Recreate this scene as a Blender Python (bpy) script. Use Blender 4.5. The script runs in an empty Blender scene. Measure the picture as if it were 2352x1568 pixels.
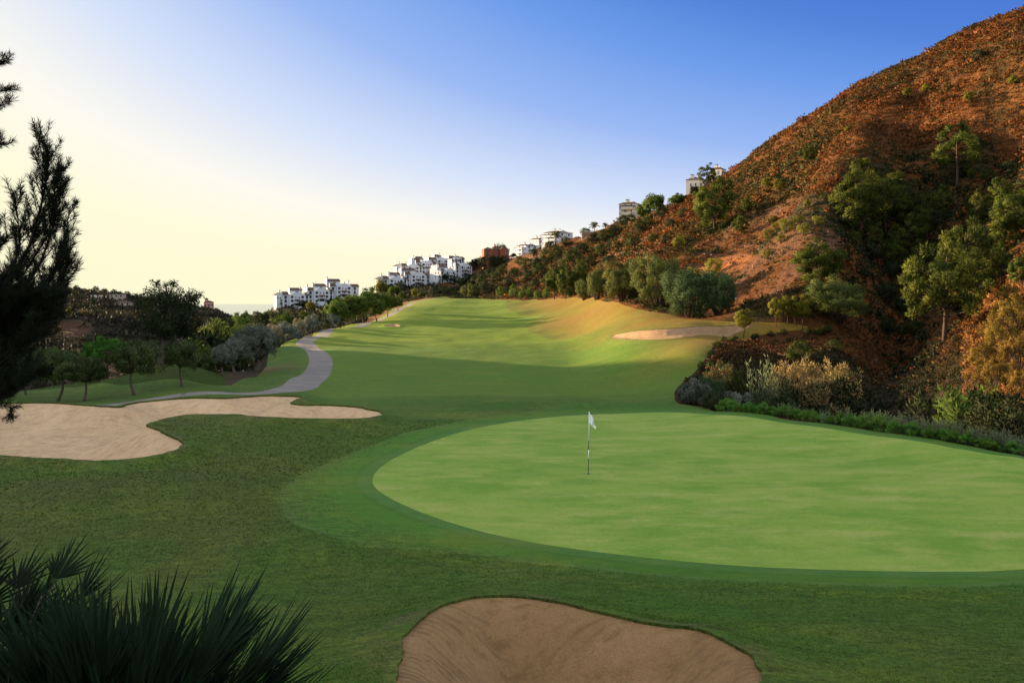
import bpy, math, random
import numpy as np
from mathutils import Vector, Matrix
R = math.radians
EXPO = 2.0
SC = bpy.context.scene
COL = SC.collection
rng = np.random.default_rng(7)
random.seed(7)
F, CX, HZ = 1838.0, 1176.0, 697.0        # focal length in units of a 2352-wide picture, optical axis, horizon line
SUN_AZ, SUN_EL = 62.0, 8.0                # degrees left of the view direction, degrees above the horizon

# ------------------------------------------------------------------ helpers
def tag(o, label=None, cat=None, group=None, kind=None):
    if label: o['label'] = label
    if cat: o['category'] = cat
    if group: o['group'] = group
    if kind: o['kind'] = kind
    return o

def link(name, me, parent=None):
    o = bpy.data.objects.new(name, me); COL.objects.link(o)
    if parent is not None: o.parent = parent
    return o

def empty(name, loc, rz=0.0, sc=1.0):
    o = bpy.data.objects.new(name, None); COL.objects.link(o)
    o.empty_display_size = 0.3
    o.location = loc; o.rotation_euler = (0, 0, rz)
    o.scale = (sc, sc, sc) if not hasattr(sc, '__len__') else sc
    return o

def npmesh(name, V, polys, mat, attrs=None, smooth=False):
    """polys: (n,k) int array"""
    V = np.asarray(V, dtype=np.float32); P = np.asarray(polys, dtype=np.int32)
    me = bpy.data.meshes.new(name)
    n, k = P.shape
    me.vertices.add(len(V)); me.vertices.foreach_set('co', V.ravel())
    me.loops.add(n * k); me.loops.foreach_set('vertex_index', P.ravel())
    me.polygons.add(n)
    me.polygons.foreach_set('loop_start', np.arange(0, n * k, k, dtype=np.int32))
    me.polygons.foreach_set('use_smooth', np.full(n, smooth, dtype=bool))
    me.update(calc_edges=True)
    for nm, a in (attrs or {}).items():
        a = np.asarray(a, dtype=np.float32)
        if nm == 'custom_normal':
            at = me.attributes.new(nm, 'FLOAT_VECTOR', 'POINT'); at.data.foreach_set('vector', a.ravel())
        elif a.ndim == 1:
            at = me.attributes.new(nm, 'FLOAT', 'POINT'); at.data.foreach_set('value', a)
        else:
            if a.shape[1] == 3: a = np.hstack([a, np.ones((len(a), 1), np.float32)])
            at = me.attributes.new(nm, 'FLOAT_COLOR', 'POINT'); at.data.foreach_set('color', a.ravel())
    if mat: me.materials.append(mat)
    return me

class MB:
    """collects boxes, prisms, tubes into one mesh"""
    def __init__(s): s.v = []; s.f = []
    def poly(s, pts, faces):
        b = len(s.v); s.v += [tuple(p) for p in pts]; s.f += [tuple(b + i for i in f) for f in faces]
    def box(s, x0, x1, y0, y1, z0, z1):
        s.poly([(x0,y0,z0),(x1,y0,z0),(x1,y1,z0),(x0,y1,z0),(x0,y0,z1),(x1,y0,z1),(x1,y1,z1),(x0,y1,z1)],
               [(0,3,2,1),(4,5,6,7),(0,1,5,4),(1,2,6,5),(2,3,7,6),(3,0,4,7)])
    def prism_y(s, prof, y0, y1):
        """profile in (x,z) extruded along y"""
        n = len(prof)
        s.poly([(x, y0, z) for x, z in prof] + [(x, y1, z) for x, z in prof],
               [tuple(range(n)), tuple(range(2*n-1, n-1, -1))] + [((i+1) % n, i, n+i, n+(i+1) % n) for i in range(n)])
    def prism_x(s, prof, x0, x1):
        n = len(prof)
        s.poly([(x0, y, z) for y, z in prof] + [(x1, y, z) for y, z in prof],
               [tuple(range(n-1, -1, -1)), tuple(range(n, 2*n))] + [(i, (i+1) % n, n+(i+1) % n, n+i) for i in range(n)])
    def tube(s, pts, rad, seg=7):
        pts = [Vector(p) for p in pts]; rings = []
        for i, p in enumerate(pts):
            d = (pts[min(i+1, len(pts)-1)] - pts[max(i-1, 0)])
            d = d.normalized() if d.length > 1e-9 else Vector((0, 0, 1))
            a = d.cross(Vector((0.31, 0.92, 0.17))).normalized(); b = d.cross(a)
            rings.append([p + float(rad[i]) * (math.cos(t) * a + math.sin(t) * b) for t in [2*math.pi*k/seg for k in range(seg)]])
        base = len(s.v)
        for r in rings: s.v += [tuple(q) for q in r]
        for i in range(len(rings)-1):
            for k in range(seg):
                k2 = (k+1) % seg
                s.f.append((base+i*seg+k, base+i*seg+k2, base+(i+1)*seg+k2, base+(i+1)*seg+k))
        s.f.append(tuple(base + k for k in range(seg-1, -1, -1)))
        s.f.append(tuple(base + (len(rings)-1)*seg + k for k in range(seg)))
    def mesh(s, name, mat, smooth=False):
        me = bpy.data.meshes.new(name); me.from_pydata(s.v, [], s.f); me.update()
        if mat: me.materials.append(mat)
        if smooth: me.polygons.foreach_set('use_smooth', [True] * len(me.polygons))
        return me
    def build(s, name, mat, parent=None, smooth=False): return link(name, s.mesh(name, mat, smooth), parent)

# ------------------------------------------------------------------ materials
class NT:
    def __init__(s, name):
        s.m = bpy.data.materials.new(name); s.m.use_nodes = True
        s.t = s.m.node_tree; s.t.nodes.clear()
        s.out = s.n('ShaderNodeOutputMaterial')
    def n(s, t, **kw):
        nd = s.t.nodes.new(t)
        for k, v in kw.items():
            if k in nd.inputs: s.set(nd.inputs[k], v)
            else: setattr(nd, k, v)
        return nd
    def set(s, inp, v):
        if isinstance(v, bpy.types.NodeSocket): s.t.links.new(v, inp)
        else:
            if hasattr(v, '__len__') and len(v) == 3 and inp.type == 'RGBA': v = (*v, 1)
            inp.default_value = v
    def math(s, op, a, b=0.0, clamp=False):
        nd = s.n('ShaderNodeMath', operation=op, use_clamp=clamp); s.set(nd.inputs[0], a); s.set(nd.inputs[1], b); return nd.outputs[0]
    def mix(s, f, a, b, mode='MIX'):
        nd = s.n('ShaderNodeMix', data_type='RGBA', blend_type=mode)
        s.set(nd.inputs[0], f); s.set(nd.inputs[6], a); s.set(nd.inputs[7], b); return nd.outputs[2]
    def noise(s, scale, detail=3.0, rough=0.55, vec=None, out=0):
        nd = s.n('ShaderNodeTexNoise'); nd.inputs['Scale'].default_value = scale
        nd.inputs['Detail'].default_value = detail; nd.inputs['Roughness'].default_value = rough
        if vec is not None: s.set(nd.inputs['Vector'], vec)
        return nd.outputs[out]
    def pos(s): return s.n('ShaderNodeNewGeometry').outputs['Position']
    def scaled(s, vec, sc):
        nd = s.n('ShaderNodeMapping'); s.set(nd.inputs['Vector'], vec); nd.inputs['Scale'].default_value = sc; return nd.outputs[0]
    def ramp(s, fac, a, b, ca=(0,0,0,1), cb=(1,1,1,1)):
        nd = s.n('ShaderNodeMapRange'); s.set(nd.inputs[0], fac); nd.inputs[1].default_value = a; nd.inputs[2].default_value = b
        return nd.outputs[0]
    def attr(s, name, out='Fac'):
        nd = s.n('ShaderNodeAttribute'); nd.attribute_name = name; return nd.outputs[out]
    def bump(s, h, strength, dist):
        nd = s.n('ShaderNodeBump'); s.set(nd.inputs['Height'], h); nd.inputs['Strength'].default_value = strength
        nd.inputs['Distance'].default_value = dist; return nd.outputs[0]
    def bsdf(s, col, rough=0.8, nrm=None, spec=0.25):
        b = s.n('ShaderNodeBsdfPrincipled'); s.set(b.inputs['Base Color'], col); s.set(b.inputs['Roughness'], rough)
        b.inputs['Specular IOR Level'].default_value = spec
        if nrm is not None: s.set(b.inputs['Normal'], nrm)
        return b.outputs[0]
    def done(s, sh): s.t.links.new(sh, s.out.inputs[0]); return s.m

def simple(name, c, rough=0.7, var=0.12, scale=3.0, bump=0.0):
    t = NT(name); p = t.n('ShaderNodeTexCoord').outputs['Object']
    n = t.noise(scale, 4, 0.6, p)
    k = t.ramp(n, 0.3, 0.7)
    col = t.mix(k, tuple(x * (1 - var) for x in c), tuple(min(1, x * (1 + var)) for x in c))
    nr = t.bump(n, bump, 0.05) if bump else None
    return t.done(t.bsdf(col, rough, nr))

def leafmat(name, dark, light, transl=0.3, rough=0.55, objvar=0.25, accent=None):
    """leaf colours vary leaf by leaf ('tint' attribute) and a little from plant to plant"""
    t = NT(name)
    tint = t.attr('tint')
    col = t.mix(tint, dark, light)
    if accent is not None:
        k = t.math('GREATER_THAN', t.attr('accent'), 0.5)
        col = t.mix(k, col, accent)
    oi = t.n('ShaderNodeObjectInfo').outputs['Random']
    hs = t.n('ShaderNodeHueSaturation'); t.set(hs.inputs['Color'], col)
    t.set(hs.inputs['Value'], t.math('ADD', t.math('MULTIPLY', oi, objvar), 1.0 - objvar / 2))
    t.set(hs.inputs['Hue'], t.math('ADD', t.math('MULTIPLY', oi, 0.03), 0.485))
    c = hs.outputs[0]
    b = t.bsdf(c, max(rough, 0.7), None, 0.06)
    tr = t.n('ShaderNodeBsdfTranslucent'); t.set(tr.inputs[0], c)
    mx = t.n('ShaderNodeMixShader'); mx.inputs[0].default_value = transl
    t.t.links.new(b, mx.inputs[1]); t.t.links.new(tr.outputs[0], mx.inputs[2])
    return t.done(mx.outputs[0])

def vcolleaf(name, transl=0.25):
    t = NT(name); c = t.attr('col', 'Color')
    b = t.bsdf(c, 0.7, None, 0.1)
    tr = t.n('ShaderNodeBsdfTranslucent'); t.set(tr.inputs[0], c)
    mx = t.n('ShaderNodeMixShader'); mx.inputs[0].default_value = transl
    t.t.links.new(b, mx.inputs[1]); t.t.links.new(tr.outputs[0], mx.inputs[2])
    return t.done(mx.outputs[0])

def grass_mat():
    t = NT('mown_grass'); p = t.pos()
    base = t.attr('col', 'Color')
    big = t.noise(0.22, 5, 0.6, p); mid = t.noise(1.7, 5, 0.65, p); fine = t.noise(14.0, 4, 0.7, p)
    tuft = t.noise(4.5, 5, 0.75, t.scaled(p, (0.5, 1.0, 1.0)))
    k1 = t.ramp(big, 0.35, 0.7)
    dry = t.attr('dry')
    c = t.mix(t.math('MULTIPLY', t.math('MULTIPLY', k1, 0.3), t.math('ADD', t.attr('rough'), 0.25)), base, (0.10, 0.085, 0.020))
    km = t.ramp(mid, 0.35, 0.68)
    c = t.mix(t.math('MULTIPLY', t.math('MULTIPLY', km, t.attr('rough')), 0.3), c, (0.032, 0.066, 0.008))
    spots = t.ramp(t.noise(0.9, 6, 0.7, t.scaled(p, (0.7, 1, 1))), 0.60, 0.74)
    c = t.mix(t.math('MULTIPLY', t.math('MULTIPLY', spots, t.attr('rough')), 0.3), c, (0.15, 0.10, 0.035))
    mo = t.noise(0.45, 7, 0.72, t.scaled(p, (0.45, 1.0, 1.0))); mo2 = t.noise(2.2, 5, 0.75, t.scaled(p, (0.5, 1.0, 1.0)))
    c = t.mix(t.math('MULTIPLY', t.ramp(mo, 0.47, 0.66), 0.45), c, (0.15, 0.155, 0.018))
    c = t.mix(t.math('MULTIPLY', t.ramp(mo2, 0.50, 0.68), 0.40), c, (0.040, 0.085, 0.006))
    v = t.math('ADD', t.math('MULTIPLY', t.ramp(fine, 0.36, 0.64), 0.55), t.math('MULTIPLY', t.ramp(tuft, 0.34, 0.66), 0.45))
    amp = t.math('ADD', t.math('MULTIPLY', t.attr('rough'), 1.15), 0.22)
    v2 = t.math('ADD', t.math('MULTIPLY', t.math('SUBTRACT', v, 0.5), amp), 1.0)
    c = t.mix(1.0, c, v2, 'MULTIPLY')
    h = t.math('ADD', t.math('MULTIPLY', tuft, 1.0), t.math('MULTIPLY', fine, 0.6))
    nd = t.n('ShaderNodeBump'); t.set(nd.inputs['Height'], h)
    t.set(nd.inputs['Strength'], t.math('ADD', t.math('MULTIPLY', t.attr('rough'), 0.8), 0.10)); nd.inputs['Distance'].default_value = 0.09
    return t.done(t.bsdf(c, 0.85, nd.outputs[0], 0.1))

def green_mat():
    t = NT('putting_turf'); p = t.pos()
    big = t.noise(0.16, 4, 0.55, p); mid = t.noise(1.5, 6, 0.72, t.scaled(p, (0.30, 1, 1))); mid2 = t.noise(0.8, 6, 0.7, t.scaled(p, (0.5, 1, 1))); fine = t.noise(22.0, 4, 0.75, t.scaled(p, (0.6, 1, 1)))
    c = t.mix(t.ramp(big, 0.35, 0.65), (0.150, 0.240, 0.028), (0.195, 0.268, 0.038))
    c = t.mix(t.math('MULTIPLY', t.ramp(mid, 0.46, 0.62), 0.85), c, (0.255, 0.285, 0.062))
    c = t.mix(t.math('MULTIPLY', t.ramp(mid2, 0.48, 0.64), 0.9), c, (0.118, 0.212, 0.022))
    sp = t.ramp(t.noise(3.5, 3, 0.6, p), 0.66, 0.74)
    c = t.mix(t.math('MULTIPLY', sp, 0.35), c, (0.24, 0.22, 0.07))
    v = t.math('ADD', t.math('MULTIPLY', t.math('SUBTRACT', fine, 0.5), 0.9), 1.0)
    c = t.mix(1.0, c, v, 'MULTIPLY')
    return t.done(t.bsdf(c, 0.85, t.bump(t.math('ADD', fine, mid), 0.25, 0.02), 0.12))

def sand_mat(name, a, b, rake=9.0):
    t = NT(name); p = t.pos()
    n1 = t.noise(0.35, 5, 0.6, p); n2 = t.noise(5.0, 6, 0.78, p); n3 = t.noise(26.0, 4, 0.75, p); n4 = t.noise(1.6, 4, 0.7, p)
    c = t.mix(t.ramp(n1, 0.3, 0.7), a, b)
    c = t.mix(t.math('MULTIPLY', t.ramp(n4, 0.45, 0.7), 0.4), c, tuple(x * 0.72 for x in a))
    c = t.mix(t.math('MULTIPLY', t.ramp(n2, 0.5, 0.72), 0.45), c, tuple(x * 0.62 for x in a))
    c = t.mix(1.0, c, t.math('ADD', t.math('MULTIPLY', t.math('SUBTRACT', n3, 0.5), 0.9), 1.0), 'MULTIPLY')
    # rake tracks: fine concentric furrows that wander
    w = t.n('ShaderNodeTexWave'); w.wave_type = 'RINGS'; w.inputs['Scale'].default_value = rake / 9
    w.inputs['Distortion'].default_value = 14.0; w.inputs['Detail'].default_value = 3.0; w.inputs['Detail Scale'].default_value = 0.12; w.inputs['Detail Roughness'].default_value = 0.6
    t.set(w.inputs['Vector'], p)
    wv = t.math('MULTIPLY', w.outputs['Fac'], t.ramp(n4, 0.38, 0.58))
    c = t.mix(t.math('MULTIPLY', t.math('POWER', wv, 3.0), 0.35), c, tuple(x * 0.5 for x in a))
    h = t.math('ADD', t.math('MULTIPLY', n2, 1.3), t.math('ADD', t.math('MULTIPLY', wv, -0.6), t.math('MULTIPLY', n3, 0.4)))
    return t.done(t.bsdf(c, 0.95, t.bump(h, 0.9, 0.09), 0.05))

def dirt_mat():
    t = NT('hillside_earth'); p = t.pos()
    base = t.attr('col', 'Color')
    n1 = t.noise(0.35, 6, 0.7, p); n2 = t.noise(2.2, 6, 0.75, p)
    vor = t.n('ShaderNodeTexVoronoi'); vor.inputs['Scale'].default_value = 1.4; t.set(vor.inputs['Vector'], p)
    c = t.mix(t.math('MULTIPLY', t.ramp(n1, 0.35, 0.7), 0.5), base, (0.030, 0.024, 0.010))
    v = t.math('ADD', t.math('MULTIPLY', t.math('SUBTRACT', n2, 0.5), 1.5), 1.0)
    c = t.mix(1.0, c, v, 'MULTIPLY')
    h = t.math('ADD', n2, t.math('MULTIPLY', vor.outputs['Distance'], 0.5))
    return t.done(t.bsdf(c, 0.95, t.bump(h, 0.9, 0.5), 0.05))

M = {}
M['grass'] = grass_mat(); M['green'] = green_mat(); M['dirt'] = dirt_mat()
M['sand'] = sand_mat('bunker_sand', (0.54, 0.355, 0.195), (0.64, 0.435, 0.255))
M['sand_sunlit'] = sand_mat('sunlit_bunker_sand', (0.29, 0.175, 0.09), (0.36, 0.22, 0.12))  # same sand, colour darkened to counter the sun on these bunkers
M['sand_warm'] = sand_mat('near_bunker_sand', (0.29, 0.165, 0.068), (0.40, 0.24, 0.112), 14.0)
M['bark'] = simple('bark', (0.075, 0.055, 0.04), 0.9, 0.35, 9, 0.6)
M['pine_bark'] = simple('pine_bark', (0.055, 0.034, 0.022), 0.9, 0.35, 7, 0.6)
M['white'] = simple('white_render', (0.46, 0.475, 0.50), 0.8, 0.04, 0.6)
M['cream'] = simple('cream_render', (0.50, 0.45, 0.37), 0.8, 0.04, 0.6)
M['orange'] = simple('terracotta_render', (0.17, 0.046, 0.022), 0.8, 0.10, 0.6)
M['pink'] = simple('pink_render', (0.36, 0.19, 0.14), 0.8, 0.08, 0.6)
M['roof'] = simple('roof_tiles', (0.085, 0.050, 0.033), 0.85, 0.25, 2.5, 0.3)
M['glass'] = simple('dark_glass', (0.018, 0.022, 0.03), 0.15, 0.2, 1.0)
M['frame'] = simple('window_frames', (0.20, 0.20, 0.22), 0.6, 0.05, 2.0)
M['shade'] = simple('dark_opening', (0.05, 0.042, 0.04), 0.8, 0.2, 1.0)
M['stone'] = simple('rubble_stone', (0.28, 0.22, 0.17), 0.95, 0.35, 1.2, 0.6)
M['rock'] = simple('hill_rock', (0.20, 0.125, 0.09), 0.95, 0.35, 0.8, 0.7)
M['paint_white'] = simple('white_paint', (0.80, 0.80, 0.78), 0.35, 0.02, 4)
M['paint_black'] = simple('black_paint', (0.012, 0.013, 0.014), 0.35, 0.1, 4)
M['cloth'] = simple('white_nylon', (0.80, 0.81, 0.82), 0.7, 0.03, 8)
M['tyre'] = simple('tyre_rubber', (0.02, 0.02, 0.02), 0.8, 0.1, 4)

def path_mat():
    t = NT('brushed_concrete'); p = t.pos()
    n1 = t.noise(0.8, 5, 0.65, p); n2 = t.noise(12, 4, 0.7, p)
    c = t.mix(t.ramp(n1, 0.3, 0.7), (0.150, 0.126, 0.100), (0.22, 0.188, 0.152))
    c = t.mix(t.math('MULTIPLY', t.ramp(n2, 0.5, 0.75), 0.5), c, (0.10, 0.085, 0.07))
    c = t.mix(t.math('MULTIPLY', t.ramp(t.noise(0.25, 4, 0.6, p), 0.45, 0.65), 0.45), c, (0.11, 0.095, 0.08))
    j = t.math('LESS_THAN', t.math('ABSOLUTE', t.math('SUBTRACT', t.math('FRACT', t.math('MULTIPLY', t.attr('along'), 1 / 3.2)), 0.5)), 0.03)
    c = t.mix(t.math('MULTIPLY', j, 0.75), c, (0.07, 0.06, 0.055))
    return t.done(t.bsdf(c, 0.85, t.bump(n2, 0.2, 0.02), 0.2))
M['path'] = path_mat()
M['dark_bark'] = simple('dark_bark', (0.016, 0.012, 0.009), 0.95, 0.35, 9, 0.6)

# ------------------------------------------------------------------ terrain heights
# columns: picture column u -> [(distance, picture row) or (distance, height, 'z')]; heights are relative to the camera
def flat(*ys): return [(y, -5.8, 'z') for y in ys]
NEAR = [(0.3, -1.75, 'z'), (1.5, -2.1, 'z'), (3.0, -2.7, 'z'), (6.0, -3.75, 'z'), (9.0, -4.6, 'z'), (12.0, -5.15, 'z'), (14.2, -5.42, 'z'), (17.0, -5.72, 'z')]
MID = NEAR + flat(21, 27, 34)
FAIR = [(44, 944), (54, 920), (75, 870), (92, 831), (112, 800), (130, 784), (160, 755), (190, 735), (225, 715)]
COLS = {
 -9000: NEAR[:4] + [(9, -4.3, 'z'), (30, -4.0, 'z'), (60, -4, 'z'), (200, -4, 'z'), (500, -10, 'z')],
 -2500: NEAR + [(30, -5.2, 'z'), (50, -5.0, 'z'), (80, -5, 'z'), (130, -6, 'z'), (250, -4, 'z'), (500, 0, 'z')],
 -800: MID + [(44, -5.6, 'z'), (60, -6, 'z'), (90, -7, 'z'), (130, -9, 'z'), (200, -3, 'z'), (330, 9, 'z'), (500, 5, 'z')],
 -150: MID + [(44, -5.7, 'z'), (60, -6.4, 'z'), (80, -8.5, 'z'), (130, -14, 'z'), (180, -9, 'z'), (300, -4, 'z'), (420, -2, 'z'), (640, 16, 'z'), (800, 5, 'z')],
 60: MID + [(44, 938), (50, 930), (58, 918), (72, 899), (90, -10, 'z'), (120, -17, 'z'), (170, -16, 'z'), (240, -14, 'z'), (290, -9.5, 'z'), (300, 738), (420, 712), (640, 663), (720, 10, 'z'), (900, -40, 'z')],
 180: MID + [(44, 939), (47, 932), (58, 917), (72, 889), (86, -9, 'z'), (120, -17, 'z'), (170, -16, 'z'), (240, -14, 'z'), (290, -9.5, 'z'), (300, 740), (420, 716), (640, 667), (720, 8, 'z'), (900, -40, 'z')],
 300: MID + [(44.5, 937), (48, 928), (55, 909), (64, 886), (68, 885), (82, -9, 'z'), (120, -17, 'z'), (180, -14, 'z'), (280, -14, 'z'), (420, 727), (640, 684), (720, 3, 'z'), (900, -40, 'z')],
 420: MID + [(44.5, 934), (50, 912), (58, 890), (65, 872), (68, 871), (82, -10, 'z'), (120, -18, 'z'), (180, -16, 'z'), (280, -17, 'z'), (420, 737), (640, 705), (720, -5, 'z'), (900, -45, 'z')],
 500: MID + [(44.5, 930), (51, 904), (60, 889), (66, 886), (78, 868), (86, -8.6, 'z'), (115, -14, 'z'), (180, -17, 'z'), (280, -17, 'z'), (420, -13, 'z'), (600, -6, 'z'), (680, -14, 'z'), (900, -57, 'z')],
 560: MID + [(45, 930), (52, 906), (61, 892), (75, 868), (86, 856), (96, -8.6, 'z'), (115, -12, 'z'), (180, -15, 'z'), (260, -12, 'z'), (350, -12, 'z'), (480, -20, 'z'), (800, -57, 'z')],
 625: MID + [(46, 925), (53, 903), (64, 882), (84, 845), (104, 814), (112, 803), (122, -8.2, 'z'), (180, -11, 'z'), (300, -9, 'z'), (440, -7, 'z'), (480, -4, 'z'), (510, -5, 'z'), (650, -45, 'z'), (800, -57, 'z')],
 700: MID + [(45, 938), (55, 901), (70, 872), (90, 832), (112, 801), (131, 782), (142, 778), (170, -8, 'z'), (300, -7.5, 'z'), (440, -5.2, 'z'), (470, 709), (510, -3, 'z'), (650, -45, 'z'), (800, -57, 'z')],
 780: MID + FAIR[:6] + [(160, 754), (166, 754), (180, -6.2, 'z'), (300, -6, 'z'), (440, -3.4, 'z'), (480, 703), (515, -1.6, 'z'), (650, -40, 'z'), (800, -57, 'z')],
 860: MID + FAIR[:6] + [(160, 756), (172, 750), (186, 745), (200, -5, 'z'), (300, -3, 'z'), (440, 0, 'z'), (500, 2, 'z'), (540, 2, 'z'), (680, -40, 'z')],
 920: MID + FAIR + [(218, 718), (235, 710), (260, -1.6, 'z'), (400, 3, 'z'), (500, 667), (540, 10, 'z'), (700, -30, 'z')],
 1000: MID + FAIR + [(260, 700), (295, 690), (330, 683), (380, 3.5, 'z'), (440, 7, 'z'), (500, 654), (560, 628), (600, 24, 'z'), (800, -10, 'z')],
 1080: MID + FAIR + [(260, 700), (295, 690), (325, 684), (370, 5, 'z'), (440, 666), (500, 645), (560, 612), (620, 30, 'z'), (800, 0, 'z')],
 1150: MID + FAIR[:7] + [(190, 733), (225, 711), (260, 697), (300, 685), (350, 660), (430, 632), (520, 598), (560, 597), (640, 28, 'z'), (900, 0, 'z')],
 1240: MID + FAIR[:5] + [(155, 752), (180, 732), (205, 712), (255, 686), (300, 650), (360, 612), (450, 573), (480, 568), (640, 28, 'z'), (900, 10, 'z')],
 1330: MID + FAIR[:4] + [(108, 800), (135, 762), (165, 722), (205, 684), (240, 648), (300, 605), (390, 560), (430, 548), (460, 545), (640, 30, 'z'), (900, 20, 'z')],
 1450: MID + [(45, 940), (56, 918), (68, 890), (85, 805), (98, 771), (118, 738), (142, 697), (170, 652), (215, 602), (280, 552), (390, 506), (410, 504), (600, 35, 'z'), (900, 30, 'z')],
 1600: MID + [(44, 940), (52, 925), (61, 893), (75, 803), (88, 774), (105, 738), (119, 722), (136, 688), (152, 640), (185, 578), (225, 510), (290, 452), (330, 432), (380, 47, 'z'), (600, 50, 'z'), (900, 50, 'z')],
 1750: MID + [(42, 949), (47, -7.6, 'z'), (54, -8.8, 'z'), (62, -8.6, 'z'), (69, 880), (78, 795), (84, 762), (98, 746), (112, 728), (121, 690), (138, 612), (165, 560), (210, 465), (255, 375), (285, 347), (330, 58, 'z'), (600, 65, 'z'), (900, 70, 'z')],
 1900: MID[:-1] + [(33, -5.8, 'z'), (38, 976), (42, -7.4, 'z'), (50, -9.3, 'z'), (60, -9.2, 'z'), (68, 880), (75, 793), (80, 766), (90, 735), (100, 690), (118, 610), (140, 520), (175, 420), (215, 322), (262, 243), (310, 70, 'z'), (600, 78, 'z'), (900, 80, 'z')],
 1980: MID[:-1] + [(32, -5.8, 'z'), (36.5, 988), (41, -8, 'z'), (50, -10.2, 'z'), (60, -9.5, 'z'), (68, 888), (78, 815), (86, 765), (96, 710), (110, 630), (132, 540), (165, 430), (205, 308), (258, 196), (310, 76, 'z'), (600, 82, 'z'), (900, 85, 'z')],
 2070: MID[:-1] + [(30, -5.8, 'z'), (35, 1002), (40, -8.6, 'z'), (50, -10.6, 'z'), (63, 915), (77, 850), (92, 780), (107, 690), (130, 590), (160, 480), (200, 340), (250, 150), (300, 84, 'z'), (600, 90, 'z'), (900, 95, 'z')],
 2160: MID[:-1] + [(29, -5.8, 'z'), (33.5, 1013), (38, -8.4, 'z'), (46, -10, 'z'), (56, 935), (66, 830), (78, 735), (105, 590), (140, 460), (185, 300), (242, 106), (300, 90, 'z'), (600, 98, 'z'), (900, 100, 'z')],
 2250: MID[:-1] + [(27.5, -5.8, 'z'), (32, 1029), (36, -7.8, 'z'), (42, -8.6, 'z'), (50, 930), (58, 830), (70, 735), (102, 560), (142, 410), (190, 230), (235, 68), (290, 94, 'z'), (600, 104, 'z'), (900, 108, 'z')],
 2352: MID[:-1] + [(26, -5.8, 'z'), (30.5, 1047), (34, -7.4, 'z'), (39, -7.3, 'z'), (45, 930), (52, 840), (60, 760), (70, 672), (100, 510), (150, 318), (185, 172), (218, 36), (280, 96, 'z'), (600, 110, 'z'), (900, 115, 'z')],
 2800: NEAR + [(22, -5.8, 'z'), (26, -6.2, 'z'), (30, -7, 'z'), (38, -5, 'z'), (60, 4, 'z'), (100, 22, 'z'), (150, 48, 'z'), (210, 84, 'z'), (270, 100, 'z'), (600, 118, 'z')],
 5500: NEAR[:4] + [(9, -4.8, 'z'), (13, -5.8, 'z'), (20, -4, 'z'), (60, 22, 'z'), (150, 70, 'z'), (600, 120, 'z')],
}
def warp(u, Y): return np.stack([np.asarray(u) / 300.0, 3.0 * np.log(np.asarray(Y))], -1)
pu, pY, pz = [], [], []
for u, lst in COLS.items():
    uu = max(-4500, min(5000, u))
    for e in lst:
        pu.append(uu); pY.append(e[0]); pz.append(e[1] if len(e) == 3 else (HZ - e[1]) / F * e[0])
P = warp(np.array(pu, float), np.array(pY)); PZ = np.array(pz)
C2 = 0.20 ** 2
def phi(A, B):
    d2 = ((A[:, None, :] - B[None, :, :]) ** 2).sum(-1); return np.sqrt(d2 + C2)
n_ = len(P)
Amat = np.zeros((n_ + 3, n_ + 3)); Amat[:n_, :n_] = phi(P, P) - 2e-3 * np.eye(n_)
Q = np.hstack([np.ones((n_, 1)), P]); Amat[:n_, n_:] = Q; Amat[n_:, :n_] = Q.T
WT = np.linalg.solve(Amat, np.concatenate([PZ, np.zeros(3)]))
def sstep(a, b, x):
    t = np.clip((x - a) / (b - a), 0, 1); return t * t * (3 - 2 * t)
def vnoise(x, y, seed=0, oct=4, gain=0.5):
    """cheap smooth value noise"""
    tot = np.zeros_like(x, dtype=float); amp = 1.0; fr = 1.0; norm = 0
    for o in range(oct):
        xi = np.floor(x * fr); yi = np.floor(y * fr); fx = x * fr - xi; fy = y * fr - yi
        fx = fx * fx * (3 - 2 * fx); fy = fy * fy * (3 - 2 * fy)
        def h(a, b):
            v = np.sin(a * 127.1 + b * 311.7 + (seed + o) * 74.7) * 43758.5453
            return v - np.floor(v)
        v = (h(xi, yi) * (1-fx) + h(xi+1, yi) * fx) * (1-fy) + (h(xi, yi+1) * (1-fx) + h(xi+1, yi+1) * fx) * fy
        tot += amp * v; norm += amp; amp *= gain; fr *= 2.03
    return tot / norm
def sdist(x, y, poly, closed=True):
    """signed distance (positive inside) to polygon, or plain distance to a polyline with arc length"""
    d = np.full(len(x), 1e9); ins = np.zeros(len(x), bool); arc = np.zeros(len(x)); acc = 0
    n = len(poly)
    for i in range(n if closed else n - 1):
        ax, ay = poly[i]; bx, by = poly[(i + 1) % n]
        ex, ey = bx - ax, by - ay; L2 = ex * ex + ey * ey + 1e-12
        t = np.clip(((x - ax) * ex + (y - ay) * ey) / L2, 0, 1)
        dd = np.hypot(x - ax - t * ex, y - ay - t * ey)
        if not closed:
            m = dd < d; arc[m] = acc + t[m] * math.sqrt(L2)
        d = np.minimum(d, dd); acc += math.sqrt(L2)
        if closed:
            c = ((ay > y) != (by > y))
            with np.errstate(divide='ignore', invalid='ignore'):
                xi = (bx - ax) * (y - ay) / (by - ay if by != ay else 1e-12) + ax
            ins ^= c & (x < xi)
    return (np.where(ins, d, -d)) if closed else (d, arc)

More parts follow.
